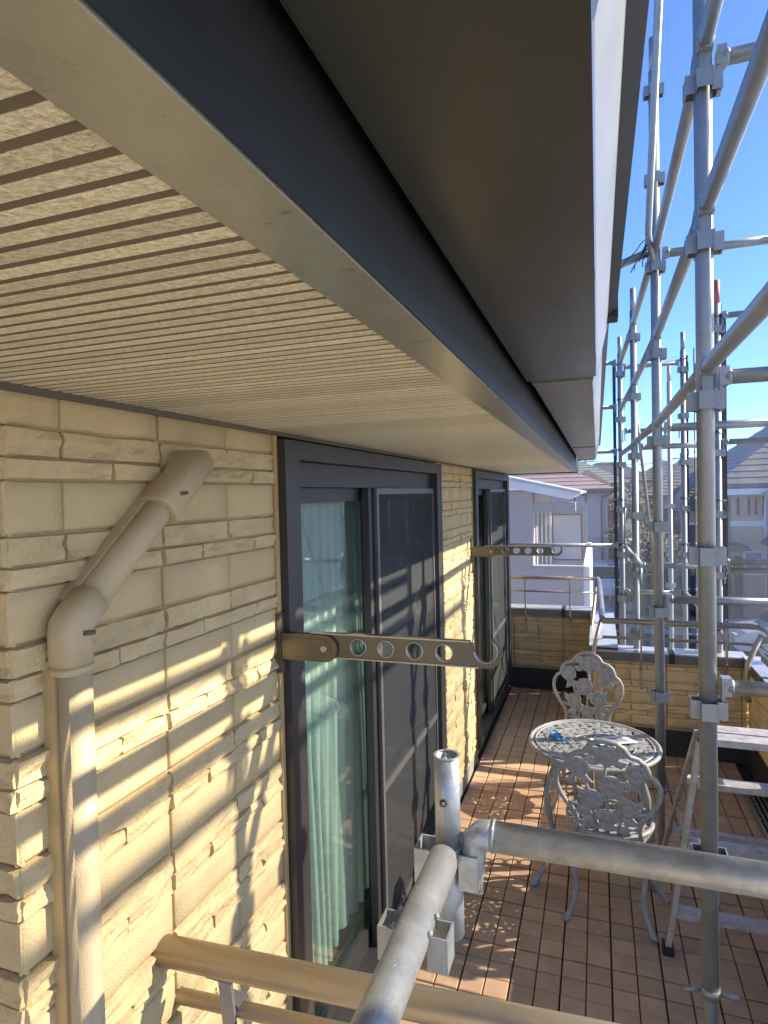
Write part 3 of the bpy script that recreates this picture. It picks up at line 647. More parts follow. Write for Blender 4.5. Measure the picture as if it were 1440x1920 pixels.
for dz in (2.25, 2.70, 3.15):
    z = dz + 0.092
    for a, b in ((1, 2), (2, 3), (3, 4)):
        rail(sc, (*PX[a], z), (*PX[b], z + (0.012 if b > 2 else 0)))
    rail(sc, (0.30, 0.48, z), (0.30, 2.0, z))
# cross pipes (outward, +X)
for i, zs in ((1, (1.35, 2.25, 3.15)), (2, (1.35, 2.25, 3.15)), (3, (1.35, 2.25)), (4, (3.15,))):
    for z in zs:
        x, y = PX[i]; xe = {1: 0.93, 2: 0.93, 3: 0.842, 4: 0.80}[i]
        rail(sc, (x, y, z + 0.066), (xe, y, z + 0.066), m_=GALV)
OX = {0: (0.93, 0.48), 1: (0.93, 2.0), 2: (0.93, 3.52), 3: (0.842, 5.08), 4: (0.80, 6.62)}
for k in (0, 1, 2): post(sc, *OX[k], 0.5, 3.32, [.9, 1.35, 1.8, 2.25, 2.70, 3.15], spig=False)
for z in (2.72, 2.92): rail(sc, (*OX[0], z), (*OX[1], z)); rail(sc, (*OX[1], z), (*OX[2], z))
# jacks under the deck posts
for (x, y, zt) in ((0.30, 2.0, 0.50), (0.30, 3.52, 0.40), (0.93, 0.48, 0.5), (0.93, 2.0, 0.5), (0.93, 3.52, 0.5)):
    s = MB(); zz = [0.02 + 0.006 * k for k in range(int((zt - 0.02) / 0.006) + 1)]
    s.tube([(x, y, z) for z in zz], [0.0165 if k % 2 else 0.0185 for k in range(len(zz))], 16); s.tube([(x, y, zt - 0.02), (x, y, zt + 0.01)], 0.027, 16)
    s.tube([(x - 0.075, y - 0.01, zt - 0.008), (x - 0.03, y, zt - 0.004)], 0.007, 8); s.tube([(x + 0.03, y, zt - 0.004), (x + 0.078, y - 0.01, zt - 0.004)], 0.0085, 8)
    s.box((x - 0.06, y - 0.06, 0.014), (x + 0.06, y + 0.06, 0.020)); s.build('screw_jack', GALV, sc)
# outer, netted part
so = thing('scaffold', 'outer scaffold frame beyond the parapets that carries the blue safety netting', 'scaffold', (0.82, 6.0, -2.9))
post(so, *OX[3], -2.9, 3.34, [-0.9, 0, .9, 1.35, 1.8, 2.25, 2.70, 3.15], red=True); post(so, *OX[4], -2.9, 3.34, [-.9, 0, .9, 1.35, 1.8, 2.25, 2.70, 3.15])
post(so, 1.84, 5.08, -2.9, 3.34, [.9, 1.8, 2.70, 3.15]); post(so, -1.5, 6.62, -2.9, 3.34, [.9, 1.8, 2.7, 3.15]); post(so, 0.775, 7.6, -2.9, 3.2, [.9, 1.8, 2.7])
for z in (1.305, 1.37, 2.25, 3.17): rail(so, (*OX[3], z + 0.08), (1.84, 5.08, z + 0.08))
for y in (2.9, 1.4, -0.1, -1.6): post(so, 1.84, y, -2.9, 3.34, [.9, 2.25, 3.15])
for z in (3.25,):
    for y in (2.9, 1.4, -0.1, -1.6): rail(so, (1.84, y, z), (1.84, y + (2.18 if y == 2.9 else 1.5), z))
for z in (3.22, 2.78, 2.335, 1.385): rail(so, (-1.5, 6.62, z + 0.05), (*PX[4], z + 0.05))
for z in (2.25, ): rail(so, (*PX[4], z + 0.33), (*OX[4], z + 0.33))
for z in (0.9, 0.0): rail(so, (*PX[4], z + 0.07), (*OX[4], z + 0.07)); rail(so, (*PX[3], z + 0.07), (*OX[3], z + 0.07)); rail(so, (*OX[3], z + 0.07), (*OX[4], z + 0.07))
MB().tube([(0.285, 5.10, 2.62), (0.53, 6.5, 1.15)], 0.013, 10).build('brace', GALV, so)
MB().tube([(0.83, 5.2, 1.9), (0.86, 6.5, -0.1)], 0.014, 10).build('brace', GALV, so)
MB().tube([(0.285, 3.47, 3.17), (0.262, 3.44, 3.30), (0.27, 2.0, 5.0)], [0.012, 0.0165, 0.0165], 12).build('brace', GALV, sc)
MB().tube([(0.27, 3.52, 3.235), (-0.35, 3.68, 3.09)], 0.0213, 14).build('tie_pipe', GALV, sc)
s = MB(); s.tube([(0.19, 5.0, 1.57), (0.245, 5.0, 1.50)], 0.017, 12); s.tube([(0.245, 5.0, 1.50), (0.30, 4.99, 1.42)], 0.026, 12); s.tube([(0.30, 4.985, 1.40), (0.30, 4.985, 1.28)], 0.012, 10); s.build('swivel_clamp', mat('clamp_green', (0.36, 0.42, 0.40), .4, metal=.5), sc)
MB().tube([(0.19, 5.02, 1.58), (0.20, 5.03, 1.90)], 0.008, 8).build('clamp_rod', GALVW, sc)
for k, z in enumerate((3.25, 2.9, 2.4, 1.9, 1.45, .95)):     # lashings of the net round the outer posts
    for (x, y) in (OX[3], OX[4], PX[4]):
        s = MB(); s.tube([(x + 0.03 * math.cos(t), y - 0.03 * math.sin(t), z + 0.012 * math.sin(3 * t + k)) for t in [i * 0.62 for i in range(11)]], 0.004, 5); s.tube([(x + .03, y - .02, z), (x + 0.045, y - .03, z - 0.05), (x + 0.035, y - 0.03, z - 0.11)], 0.003, 5)
        s.build('lashing', HEM, so)
pad = thing('jack_pad', 'yellow plastic pad under the screw jack behind the near chair', 'jack pad', (0.30, 3.52, 0.0))
s = MB(); s.box((0.22, 3.44, 0.0), (0.38, 3.60, 0.013)); s.box((0.235, 3.455, 0.0132), (0.25, 3.47, 0.022)); s.build('pad_base', YELLOW, pad)
MB().frame(XY, 0.222, 0.378, 3.442, 3.598, 0.008, 0.0132, 0.03).build('pad_rim', YELLOW, pad)
pad2 = copy_tree(pad); pad2.location = (0.30, 2.0, 0.0); pad2['label'] = 'yellow plastic pad under the nearer screw jack, below the long front pipe'; pad2['group'] = pad['group'] = 'jack pads'
# frayed wires tied to the second post
wt = thing('wire_ties', 'bundle of dark frayed tie wires hanging at a scaffold post against the sky', 'wire', (0.27, 3.5, 3.2))
rw = random.Random(5)
for k in range(7):
    p = Vector((0.262 + rw.uniform(-.01, .01), 3.46, 3.26 + rw.uniform(-.05, .03))); pts = [p]
    dx = rw.uniform(-0.05, 0.008)
    for i in range(5): p = p + Vector((dx * 0.5 + rw.uniform(-.008, .008), rw.uniform(-.006, .006), -rw.uniform(.015, .035))); pts.append(p)
    MB().tube(pts, 0.0027, 5).build('wire', BLACK if k % 4 else FRAMEL, wt)

# near frame: end of a bay right beside the camera
sn = thing('scaffold', 'close galvanised scaffold joint with open post top, long pipe across and welded pockets', 'scaffold', (-0.245, 1.0, 0.9))
px, py = -0.247, 1.0
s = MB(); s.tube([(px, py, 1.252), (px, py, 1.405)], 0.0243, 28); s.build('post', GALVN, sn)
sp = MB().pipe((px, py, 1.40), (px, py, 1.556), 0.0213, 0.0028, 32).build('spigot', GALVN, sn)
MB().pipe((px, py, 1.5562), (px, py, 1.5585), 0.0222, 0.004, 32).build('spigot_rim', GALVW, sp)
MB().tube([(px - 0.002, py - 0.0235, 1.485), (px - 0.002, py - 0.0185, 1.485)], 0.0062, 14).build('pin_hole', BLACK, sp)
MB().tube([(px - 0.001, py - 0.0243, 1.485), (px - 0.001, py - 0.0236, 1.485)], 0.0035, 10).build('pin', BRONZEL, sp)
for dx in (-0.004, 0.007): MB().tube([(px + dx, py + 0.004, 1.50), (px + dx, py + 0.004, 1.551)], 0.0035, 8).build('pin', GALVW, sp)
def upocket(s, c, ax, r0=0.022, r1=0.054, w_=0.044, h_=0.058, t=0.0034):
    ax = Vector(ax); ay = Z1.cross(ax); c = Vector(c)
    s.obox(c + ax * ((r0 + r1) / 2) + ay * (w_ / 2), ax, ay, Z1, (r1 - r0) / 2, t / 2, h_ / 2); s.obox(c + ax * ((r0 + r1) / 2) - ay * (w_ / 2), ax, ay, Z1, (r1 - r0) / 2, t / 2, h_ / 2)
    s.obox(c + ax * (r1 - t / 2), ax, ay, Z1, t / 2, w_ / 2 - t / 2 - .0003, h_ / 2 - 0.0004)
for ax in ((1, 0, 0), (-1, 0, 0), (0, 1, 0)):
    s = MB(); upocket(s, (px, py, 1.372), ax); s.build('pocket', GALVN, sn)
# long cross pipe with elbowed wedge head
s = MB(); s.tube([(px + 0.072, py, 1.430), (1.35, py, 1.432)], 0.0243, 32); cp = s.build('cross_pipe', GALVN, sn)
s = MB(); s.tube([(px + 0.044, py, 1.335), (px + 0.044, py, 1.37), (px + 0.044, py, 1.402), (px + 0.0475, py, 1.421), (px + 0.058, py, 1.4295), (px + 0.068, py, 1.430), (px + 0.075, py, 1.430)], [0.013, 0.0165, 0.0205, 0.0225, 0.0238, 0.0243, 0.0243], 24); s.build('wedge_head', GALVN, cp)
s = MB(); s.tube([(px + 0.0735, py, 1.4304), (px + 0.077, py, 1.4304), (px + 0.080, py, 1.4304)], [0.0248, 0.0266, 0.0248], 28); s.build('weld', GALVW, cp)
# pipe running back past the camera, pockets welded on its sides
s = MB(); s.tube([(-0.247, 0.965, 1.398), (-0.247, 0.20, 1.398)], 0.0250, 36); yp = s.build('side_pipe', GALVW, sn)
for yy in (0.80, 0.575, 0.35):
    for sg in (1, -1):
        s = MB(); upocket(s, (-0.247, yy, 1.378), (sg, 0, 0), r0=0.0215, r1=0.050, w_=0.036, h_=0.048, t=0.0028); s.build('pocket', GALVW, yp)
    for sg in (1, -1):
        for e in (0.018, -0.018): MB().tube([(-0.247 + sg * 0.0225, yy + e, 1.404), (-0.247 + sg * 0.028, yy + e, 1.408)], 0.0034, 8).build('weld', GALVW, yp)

# planks on the scaffold outside the parapets
def plank(a, b, wy, label):
    (x0, y0, z), (x1, y1, _) = a, b
    o = thing('scaffold_plank', label, 'plank', (x0, y0, z), 'metal scaffold planks')
    MB().box((x0, y0, z - 0.03), (x1, y1, z)).build('deck_plate', PLANK, o)
    s = MB(); s.box((x0 - 0.006, y0, z - 0.04), (x0, y1, z + 0.006)); s.box((x1, y0, z - 0.04), (x1 + 0.006, y1, z + 0.006)); s.build('edge_lip', GALV, o)
    return o
plank((0.30, 5.12, 0.42), (0.545, 6.58, 0), 0, 'grey metal scaffold plank just outside the table parapet')
plank((0.56, 5.12, 0.42), (0.80, 6.58, 0), 0, 'grey metal scaffold plank on the outer side, by the net corner')
plank((0.955, 0.6, 0.955), (1.42, 4.35, 0), 0, 'unseen metal scaffold plank added to shade the deck, over the side parapet coping')  # out of view, added to cast the shade over the deck

# nets
def net(label, a, b, z0, z1, nu=24, nv=30, hem=True, seed=0, m_=None):
    (xa, ya), (xb, yb) = a, b; o = thing('safety_net', label, 'net', (xa, ya, z0), 'safety nets on the scaffold')
    s = MB(); V = []; d = Vector((xb - xa, yb - ya, 0)); nrm = Vector((d.y, -d.x, 0)).normalized()
    for j in range(nv + 1):
        for i in range(nu + 1):
            u, v_ = i / nu, j / nv; edge = min(u, 1 - u) * min(1, (1 - v_) * 3 + 0.1)
            q = Vector((xa, ya, z0 + (z1 - z0) * v_)) + d * u
            q += nrm * (0.09 * edge * mn.noise(Vector((u * 6 + seed, v_ * 5, 0))) + 0.014 * mn.noise(Vector((u * 18, v_ * 22, seed))))
            V.append(q)
    W = nu + 1; s.add(V, [(j * W + i, j * W + i + 1, (j + 1) * W + i + 1, (j + 1) * W + i) for j in range(nv) for i in range(nu)], True)
    s.build('net_sheet', m_ or NET, o)
    if hem:
        s = MB(); s.bar((xa, ya, z0), (xa, ya, z1), 0.007, 0.030, up=tuple(d.normalized())); s.bar((xb, yb, z0), (xb, yb, z1), 0.007, 0.018, up=tuple(d.normalized())); s.build('hem', HEM, o)
        ey = MB().tube([-nrm * 0.009, nrm * 0.009], 0.009, 8).mesh('eyelet', GALVW); z = z0 + 0.2
        while z < z1:
            for (x, y) in ((xa, ya), (xb, yb)): put('eyelet', ey, o, (x, y, z))
            z += 0.45
    return o
net('blue grey safety net across the far end of the scaffold, between post and corner', (0.175, 6.69), (0.845, 6.70), -2.8, 3.30, seed=1)
net('blue grey safety net in front of the lavender neighbour house', (-2.6, 6.69), (0.160, 6.69), -2.8, 3.30, nu=30, hem=False, seed=2)
net('blue grey safety net on the short outer side, creased along its edge', (0.905, 6.68), (0.885, 5.18), -2.8, 3.36, seed=3)
net('blue grey safety net in front of the tiled roof house and the parked hatchback', (0.900, 5.16), (1.88, 5.18), -2.8, 3.26, seed=4)
net('long blue grey safety net along the open side of the scaffold, past the planks', (1.90, 5.15), (1.90, -2.0), -2.8, 3.40, nu=60, seed=5, m_=NETS)

# ------------------------------------------------------------------ garden table and chairs
def leaf(s, c, ang, l, w_, z, t=0.006):
    ca, sa = math.cos(ang), math.sin(ang)
    pts = [(-l / 2, 0), (-l * 0.1, w_ / 2), (l / 2, 0), (-l * 0.1, -w_ / 2)]
    P = [(c[0] + ca * a - sa * b, c[1] + sa * a + ca * b) for a, b in pts]
    V = [(x, y, z - t) for x, y in P] + [(x, y, z) for x, y in P] + [(c[0], c[1], z + 0.003)]
    s.add(V, [(0, 1, 5, 4), (1, 2, 6, 5), (2, 3, 7, 6), (3, 0, 4, 7), (4, 5, 8), (5, 6, 8), (6, 7, 8), (7, 4, 8), (3, 2, 1, 0)])
def ring(s, c, r, rr, z, n=40, m_=8, flat=1.0): s.tube([(c[0] + r * math.cos(2 * math.pi * k / n), c[1] + r * math.sin(2 * math.pi * k / n), z) for k in range(n)], rr, m_, closed=True, flat=flat)
def cab_leg(s, top, foot, r0=0.020, r1=0.011, bow=0.035, n=10):
    """S-shaped cast leg from top to foot, swelling outward at the knee"""
    top, foot = Vector(top), Vector(foot); out_ = Vector((foot.x - top.x, foot.y - top.y, 0)); out_.normalize()
    pts, rs = [], []
    for k in range(n + 1):
        t = k / n; p = top.lerp(foot, t) + out_ * (bow * math.sin(2 * math.pi * t) * (1 if t < .5 else 1.15)); pts.append(p); rs.append(r0 + (r1 - r0) * min(1, t * 1.35) + (0.004 if t > 0.93 else 0))
    pts.append(foot + out_ * 0.020 + Z1 * 0.004); rs.append(r1 * 0.8)
    s.tube(pts, rs, 10)
TC = Vector((-0.036, 3.335, 0.0)); TZ = 0.683
tb = thing('garden_table', 'round white cast metal garden table with openwork top', 'table', TC)
s = MB(); rt = random.Random(3)
ring(s, (TC.x, TC.y), 0.318, 0.011, TZ - 0.004, 64, 10); ring(s, (TC.x, TC.y), 0.292, 0.006, TZ, 56, 6); ring(s, (TC.x, TC.y), 0.205, 0.005, TZ - .002, 48, 6); ring(s, (TC.x, TC.y), 0.105, 0.006, TZ - .001, 36, 6)
s.tube([(TC.x, TC.y, TZ - 0.008), (TC.x, TC.y, TZ + 0.003)], 0.022, 16)
s.build('tabletop', CAST, tb); top_o = tb.children[0]
s = MB()
for k in range(22):
    a = 2 * math.pi * k / 22; leaf(s, (TC.x + 0.064 * math.cos(a), TC.y + 0.064 * math.sin(a)), a, 0.092, 0.0175, TZ)
for rr_, n_, l_, w_ in ((0.125, 18, 0.060, 0.030), (0.155, 22, 0.058, 0.030), (0.185, 26, 0.055, 0.030), (0.225, 32, 0.060, 0.032), (0.252, 34, 0.058, 0.030), (0.277, 38, 0.055, 0.030)):
    for k in range(n_):
        a = 2 * math.pi * (k + rt.uniform(-.25, .25)) / n_; r__ = rr_ + rt.uniform(-.008, .008)
        leaf(s, (TC.x + r__ * math.cos(a), TC.y + r__ * math.sin(a)), a + rt.choice((0.5, -0.6, 1.2, 1.57, 2.2)) + rt.uniform(-.2, .2), l_ * 1.15, w_ * 1.25, TZ + rt.uniform(-.003, .003))
for k in range(60):
    a = 2 * math.pi * k / 60; s.bar((TC.x + 0.29 * math.cos(a), TC.y + 0.29 * math.sin(a), TZ - .002), (TC.x + 0.316 * math.cos(a + .04), TC.y + 0.316 * math.sin(a + .04), TZ - .002), 0.006, 0.005)
o = s.build('lattice', CAST, top_o); tag(o, kind='stuff')
for k in range(3):
    a = R(215 + 120 * k); s = MB(); d = Vector((math.cos(a), math.sin(a), 0))
    cab_leg(s, TC + d * 0.17 + Z1 * (TZ - 0.01), TC + d * 0.36 + Z1 * 0.008, 0.019, 0.013, 0.05)
    s.build('leg', CAST, tb)
    s = MB(); sd = d.cross(Z1)       # pierced web behind each leg
    for q in range(11):
        t = q / 10; zc = 0.10 + 0.52 * t; rr_ = 0.055 + 0.10 * t
        c = TC + d * rr_ + Z1 * zc
        s.tube([c + d * (0.045 * math.cos(u)) + Z1 * (0.032 * math.sin(u)) for u in [i * 2 * math.pi / 12 for i in range(12)]], 0.0055, 6, closed=True)
    s.tube([TC + d * 0.03 + Z1 * 0.09, TC + d * 0.10 + Z1 * 0.35, TC + d * 0.14 + Z1 * 0.62], 0.010, 8)
    s.build('leg_web', CAST, tb)
MB().tube([TC + Z1 * 0.09, TC + Z1 * 0.12], 0.06, 20).build('centre_boss', CAST, tb)

def rose(s, c, r, yf):
    """a cast rose: domed disc with spiral petals; c centre in the back plane (x,z), yf = y of the plane, facing +y and -y"""
    for sg in (1, -1):
        n = 14; V = [(c[0], yf + sg * 0.016, c[1])]; F = []
        for j, (q, h) in enumerate(((0.35, 0.018), (0.62, 0.010), (0.70, 0.016), (1.0, 0.006))):
            for k in range(n):
                a = 2 * math.pi * k / n; w_ = r * q * (1 + (0.10 * math.sin(5 * a + j) if j > 1 else 0.05 * math.sin(3 * a)))
                V.append((c[0] + w_ * math.cos(a), yf + sg * h, c[1] + w_ * math.sin(a)))
        F += [(0, 1 + k, 1 + (k + 1) % n) for k in range(n)]
        for j in range(3): F += [(1 + j * n + k, 1 + (j + 1) * n + k, 1 + (j + 1) * n + (k + 1) % n, 1 + j * n + (k + 1) % n) for k in range(n)]
        s.add(V, F, True)
    s.tube([(c[0], yf - 0.006, c[1]), (c[0], yf + 0.006, c[1])], r * 0.97, 14)
def vleaf(s, c, ang, l, w_, yf):
    ca, sa = math.cos(ang), math.sin(ang); pts = [(-l / 2, 0), (-l * .1, w_ / 2), (l / 2, 0), (-l * .1, -w_ / 2)]
    P = [(c[0] + ca * a - sa * b, c[1] + sa * a + ca * b) for a, b in pts]
    V = [(x, yf - 0.005, z) for x, z in P] + [(x, yf + 0.005, z) for x, z in P] + [(c[0], yf + 0.009, c[1]), (c[0], yf - 0.009, c[1])]
    s.add(V, [(0, 1, 5, 4), (1, 2, 6, 5), (2, 3, 7, 6), (3, 0, 4, 7), (4, 5, 8), (5, 6, 8), (6, 7, 8), (7, 4, 8), (1, 0, 9), (2, 1, 9), (3, 2, 9), (0, 3, 9)])
def make_chair():
    """built at the origin: seat centre over (0,0), the back stands at y=-0.17 and the sitter looks to +y"""
    t = thing('garden_chair', '', 'chair', (0, 0, 0), 'cast metal garden chairs')
    H = 0.43
    s = MB(); ring(s, (0, 0), 0.190, 0.013, H, 48, 10); ring(s, (0, 0), 0.155, 0.007, H + .002, 40, 6); ring(s, (0, 0), 0.06, 0.007, H - .002, 24, 6)
    seat = s.build('seat', CAST, t)
    s = MB(); rq = random.Random(8)
    for k in range(16): a = 2 * math.pi * k / 16; leaf(s, (0.035 * math.cos(a), 0.035 * math.sin(a)), a, 0.06, 0.014, H)
    for rr_, n_ in ((0.085, 14), (0.112, 18), (0.138, 22), (0.172, 30)):
        for k in range(n_): a = 2 * math.pi * (k + rq.uniform(-.2, .2)) / n_; leaf(s, (rr_ * math.cos(a), rr_ * math.sin(a)), a + rq.choice((0.6, -0.6, 1.4)), 0.052, 0.026, H + rq.uniform(-.002, .002))
    tag(s.build('seat_lattice', CAST, seat), kind='stuff')
    s = MB()                                  # scalloped apron
    n = 48; V = []
    for k in range(n):
        a = 2 * math.pi * k / n; dz = 0.045 + 0.016 * abs(math.sin(a * 6)); V += [(0.196 * math.cos(a), 0.196 * math.sin(a), H), (0.200 * math.cos(a), 0.200 * math.sin(a), H - dz), (0.192 * math.cos(a), 0.192 * math.sin(a), H - dz), (0.186 * math.cos(a), 0.186 * math.sin(a), H)]
    s.add(V, [(4 * k + j, 4 * ((k + 1) % n) + j, 4 * ((k + 1) % n) + (j + 1) % 4, 4 * k + (j + 1) % 4) for k in range(n) for j in range(4)], True); s.build('apron', CAST, seat)
    for a in (45, 135, 225, 315):
        d = Vector((math.cos(R(a)), math.sin(R(a)), 0)); s = MB(); cab_leg(s, d * 0.165 + Z1 * (H - 0.02), d * 0.262 + Z1 * 0.010, 0.019, 0.012, 0.022); s.build('leg', CAST, t)
    # back
    half = [(0.0, 0.895), (0.040, 0.889), (0.072, 0.868), (0.090, 0.842), (0.096, 0.832), (0.128, 0.825), (0.158, 0.802), (0.172, 0.770), (0.174, 0.752), (0.200, 0.735), (0.218, 0.700), (0.220, 0.660), (0.206, 0.615), (0.180, 0.570), (0.152, 0.535), (0.136, 0.500), (0.134, 0.465), (0.140, 0.430)]
    tilt = lambda x, z, y=0.0: (x, -0.165 - 0.20 * (z - 0.43) + y, z)
    pts = [tilt(-x, z) for x, z in reversed(half[1:])] + [tilt(x, z) for x, z in half]
    s = MB(); s.tube(pts, 0.0128, 12, flat=0.85); back = s.build('backrest', CAST, t)
    s = MB()
    roses = [(0.0, 0.825, .050), (-0.122, 0.755, .049), (0.122, 0.752, .049), (0.018, 0.675, .054), (-0.068, 0.600, .050), (0.085, 0.580, .046), (0.0, 0.515, .040)]
    for x, z, r in roses: rose(s, (x, z), r, 0.0)
    for x, z, a, l in ((-0.055, 0.845, 0.5, .06), (0.055, 0.845, -0.5, .06), (0.06, 0.79, 0.3, .05), (-0.06, 0.79, -0.3, .05), (-0.15, 0.69, 1.2, .05), (-0.09, 0.695, -.4, .05), (0.085, 0.69, .6, .055), (0.12, 0.68, -.9, .05), (-0.02, 0.62, .8, .06), (0.06, 0.63, -.6, .05), (-0.11, 0.63, 2.3, .05), (0.13, 0.60, .9, .05), (-0.1, 0.545, .3, .06), (0.03, 0.53, 1.2, .06), (-0.03, 0.52, -1.1, .06), (0.1, 0.51, -.3, .06), (-0.08, 0.49, -.5, .06), (0.0, 0.475, 0, .07), (0.07, 0.465, .4, .06)): vleaf(s, (x, z), a, l * 1.25, l * .85, 0.0)
    def stem(p): s.tube([(x, 0.0, z) for x, z in p], 0.0075, 7)
    for p in ([(0, 0.79), (-0.012, 0.72), (0.0, 0.6), (0.0, 0.44)], [(-0.115, 0.72), (-0.085, 0.66), (-0.065, 0.56), (-0.045, 0.44)], [(0.115, 0.72), (0.085, 0.66), (0.06, 0.56), (0.045, 0.44)], [(-0.18, 0.57), (-0.10, 0.56), (-0.06, 0.5), (-0.09, 0.44)], [(0.18, 0.57), (0.10, 0.54), (0.075, 0.5), (0.09, 0.44)], [(-0.135, 0.48), (0, 0.455), (0.135, 0.48)], [(0, 0.87), (0.0, 0.89)], [(-0.15, 0.77), (-0.172, 0.765)], [(0.15, 0.77), (0.172, 0.765)], [(-0.14, 0.43), (-.07, 0.435), (0.07, .435), (0.14, .43)]): stem(p)
    s.v = [tilt(v[0], v[2], v[1]) for v in s.v]
    s.build('rose_panel', CAST, back)
    return t
ch = make_chair(); ch.location = (0.035, 3.085, 0); ch.rotation_euler = (0, 0, R(-3)); ch['label'] = 'white cast chair with rose back seen from behind, in front of the round table'
c2 = copy_tree(ch); c2.location = (-0.095, 4.10, 0); c2.rotation_euler = (0, 0, R(176)); c2['label'] = 'white cast chair with rose back on the far side of the round table'
# things on the table
pp = thing('paper_sheet', 'white paper with dark stripes lying flat on the round table', 'paper', (0.06, 3.365, TZ + 0.006))
ux, uy = Vector((0.185, 0.085, 0)), Vector((-0.075, 0.085, 0)) * 0.9; pc = Vector((0.06, 3.365, TZ + 0.009))
s = MB(); V = [pc + ux * (a - .5) + uy * (b - .5) + Z1 * (0.006 * (a - .5) ** 2 + d) for d in (0, 0.0008) for a, b in ((0, 0), (1, 0), (1, 1), (0, 1))]
s.add(V, [(0, 3, 2, 1), (4, 5, 6, 7), (0, 1, 5, 4), (1, 2, 6, 5), (2, 3, 7, 6), (3, 0, 4, 7)]); s.build('sheet', PAPER, pp)
s = MB()
for k in range(9):
    a0 = 0.30 + k * 0.062; q = [pc + ux * (a0 - .5 + dx) + uy * (b - .5) + Z1 * 0.0032 for dx, b in ((0, 0.25), (0.026, 0.25), (0.026, 0.8), (0, 0.8))]; s.add(q, [(0, 1, 2, 3)])
s.build('print', STRIPE, pp)  # row of thin dark stripes across the sheet
s = MB(); rc = random.Random(11)
for k in range(5):
    c = Vector((-0.215 + rc.uniform(-.02, .02), 3.335 + rc.uniform(-.02, .02), TZ + 0.010 + 0.004 * k)); a, b, ph = rc.uniform(.02, .045), rc.uniform(.012, .025), rc.uniform(0, 3)
    s.tube([c + Vector((a * math.cos(u) * math.cos(ph) - b * math.sin(u) * math.sin(ph), a * math.cos(u) * math.sin(ph) + b * math.sin(u) * math.cos(ph), 0.004 * math.sin(2 * u))) for u in [i * 2 * math.pi / 16 for i in range(16)]], 0.004, 6, closed=True)
s.tube([(-0.20, 3.32, TZ + .010), (-0.17, 3.29, TZ + .010), (-0.145, 3.262, TZ + .010)], 0.004, 6)
tag(s.build('blue_cord', BLUE), 'small tangle of bright blue cord on the round table', 'cord')

# ------------------------------------------------------------------ stepladder
ld = thing('stepladder', 'weathered aluminium stepladder standing open beside the scaffold post', 'ladder', (0.5, 3.1, 0.0))
fl0, fl1 = Vector((0.262, 2.835, 0.03)), Vector((0.405, 2.93, 0.89)); fr0, fr1 = Vector((0.83, 2.835, 0.03)), Vector((0.71, 2.93, 0.90))
bl0, bl1 = Vector((0.285, 3.47, 0.03)), Vector((0.412, 3.06, 0.89)); br0, br1 = Vector((0.83, 3.47, 0.03)), Vector((0.705, 3.06, 0.89))
for a, b in ((fl0, fl1), (fr0, fr1)): MB().bar(a, b, 0.022, 0.040, up=(0, -1, 0.1)).build('rail', LADDER, ld)
for a, b in ((bl0, bl1), (br0, br1)): MB().bar(a, b, 0.018, 0.032, up=(0, 1, 0.4)).build('leg', LADDER, ld)
for t, f in ((0.16, 0), (0.50, 0), (0.80, 0)):
    a, b = fl0.lerp(fl1, t), fr0.lerp(fr1, t); MB().box((a.x + 0.014, a.y - 0.02, a.z - 0.012), (b.x - 0.014, a.y + 0.045, a.z + 0.012)).build('step', LADDERT, ld)
for t in (0.28, 0.68):
    a, b = bl0.lerp(bl1, t), br0.lerp(br1, t); MB().box((a.x + 0.012, a.y - 0.028, a.z - 0.014), (b.x - 0.012, a.y + 0.012, a.z + 0.014)).build('step', LADDERT, ld)
MB().box((0.428, 2.895, 0.895), (0.722, 2.975, 0.925)).build('top_plate', LADDERT, ld); MB().box((0.428, 2.992, 0.895), (0.722, 3.075, 0.925)).build('top_plate', LADDERT, ld)
for p in (fl0, fr0, bl0, br0): MB().box((p.x - 0.022, p.y - 0.03, 0.0), (p.x + 0.022, p.y + 0.03, 0.035)).build('foot_cap', BLACK, ld)
MB().bar(fl0.lerp(fl1, 0.55), bl0.lerp(bl1, 0.48), 0.012, 0.004).build('stay', LADDER, ld)

# ------------------------------------------------------------------ neighbourhood
LAV = mat('lavender_render', (0.36, 0.325, 0.33), 0.9, var=0.06, scale=2)
WHITE = mat('white_paint', (0.75, 0.75, 0.76), 0.6, var=0.04)
GREYP = mat('grey_paint', (0.30, 0.30, 0.31), 0.6)
MAUVE = mat('mauve_roof', (0.30, 0.20, 0.20), 0.7, var=0.1, scale=2)
BEIGE = mat('beige_render', (0.58, 0.51, 0.44), 0.9, var=0.06, scale=2)
BEIGE2 = mat('sand_render', (0.50, 0.38, 0.28), 0.9, var=0.08, scale=2)
BROWN = mat('brown_trim', (0.16, 0.10, 0.075), 0.7)
TROOF = mat('grey_tile', (0.105, 0.11, 0.115), 0.6, var=0.2, scale=5)
TROOFG = mat('green_tile', (0.20, 0.22, 0.19), 0.7, var=0.2, scale=5)
PANE = mat('far_glass', (0.06, 0.07, 0.09), 0.1, var=0.05)
PANEB = mat('far_glass_blue', (0.18, 0.24, 0.34), 0.15, var=0.05)
ACR = mat('frosted_panel', (0.55, 0.54, 0.52), 0.5, var=0.04)
def bxp(name, m_, parent, a, b): return MB().box(a, b).build(name, m_, parent)
def win(parent, x0, x1, z0, z1, y, m_=None, fr=None, t=0.05):
    f = MB().frame(XZ, x0, x1, z0, z1, t, y - 0.05, y + 0.02).build('window', fr or WHITE, parent); MB().box((x0 + t, y - 0.02, z0 + t), (x1 - t, y - 0.01, z1 - t)).build('pane', m_ or PANE, f); return f
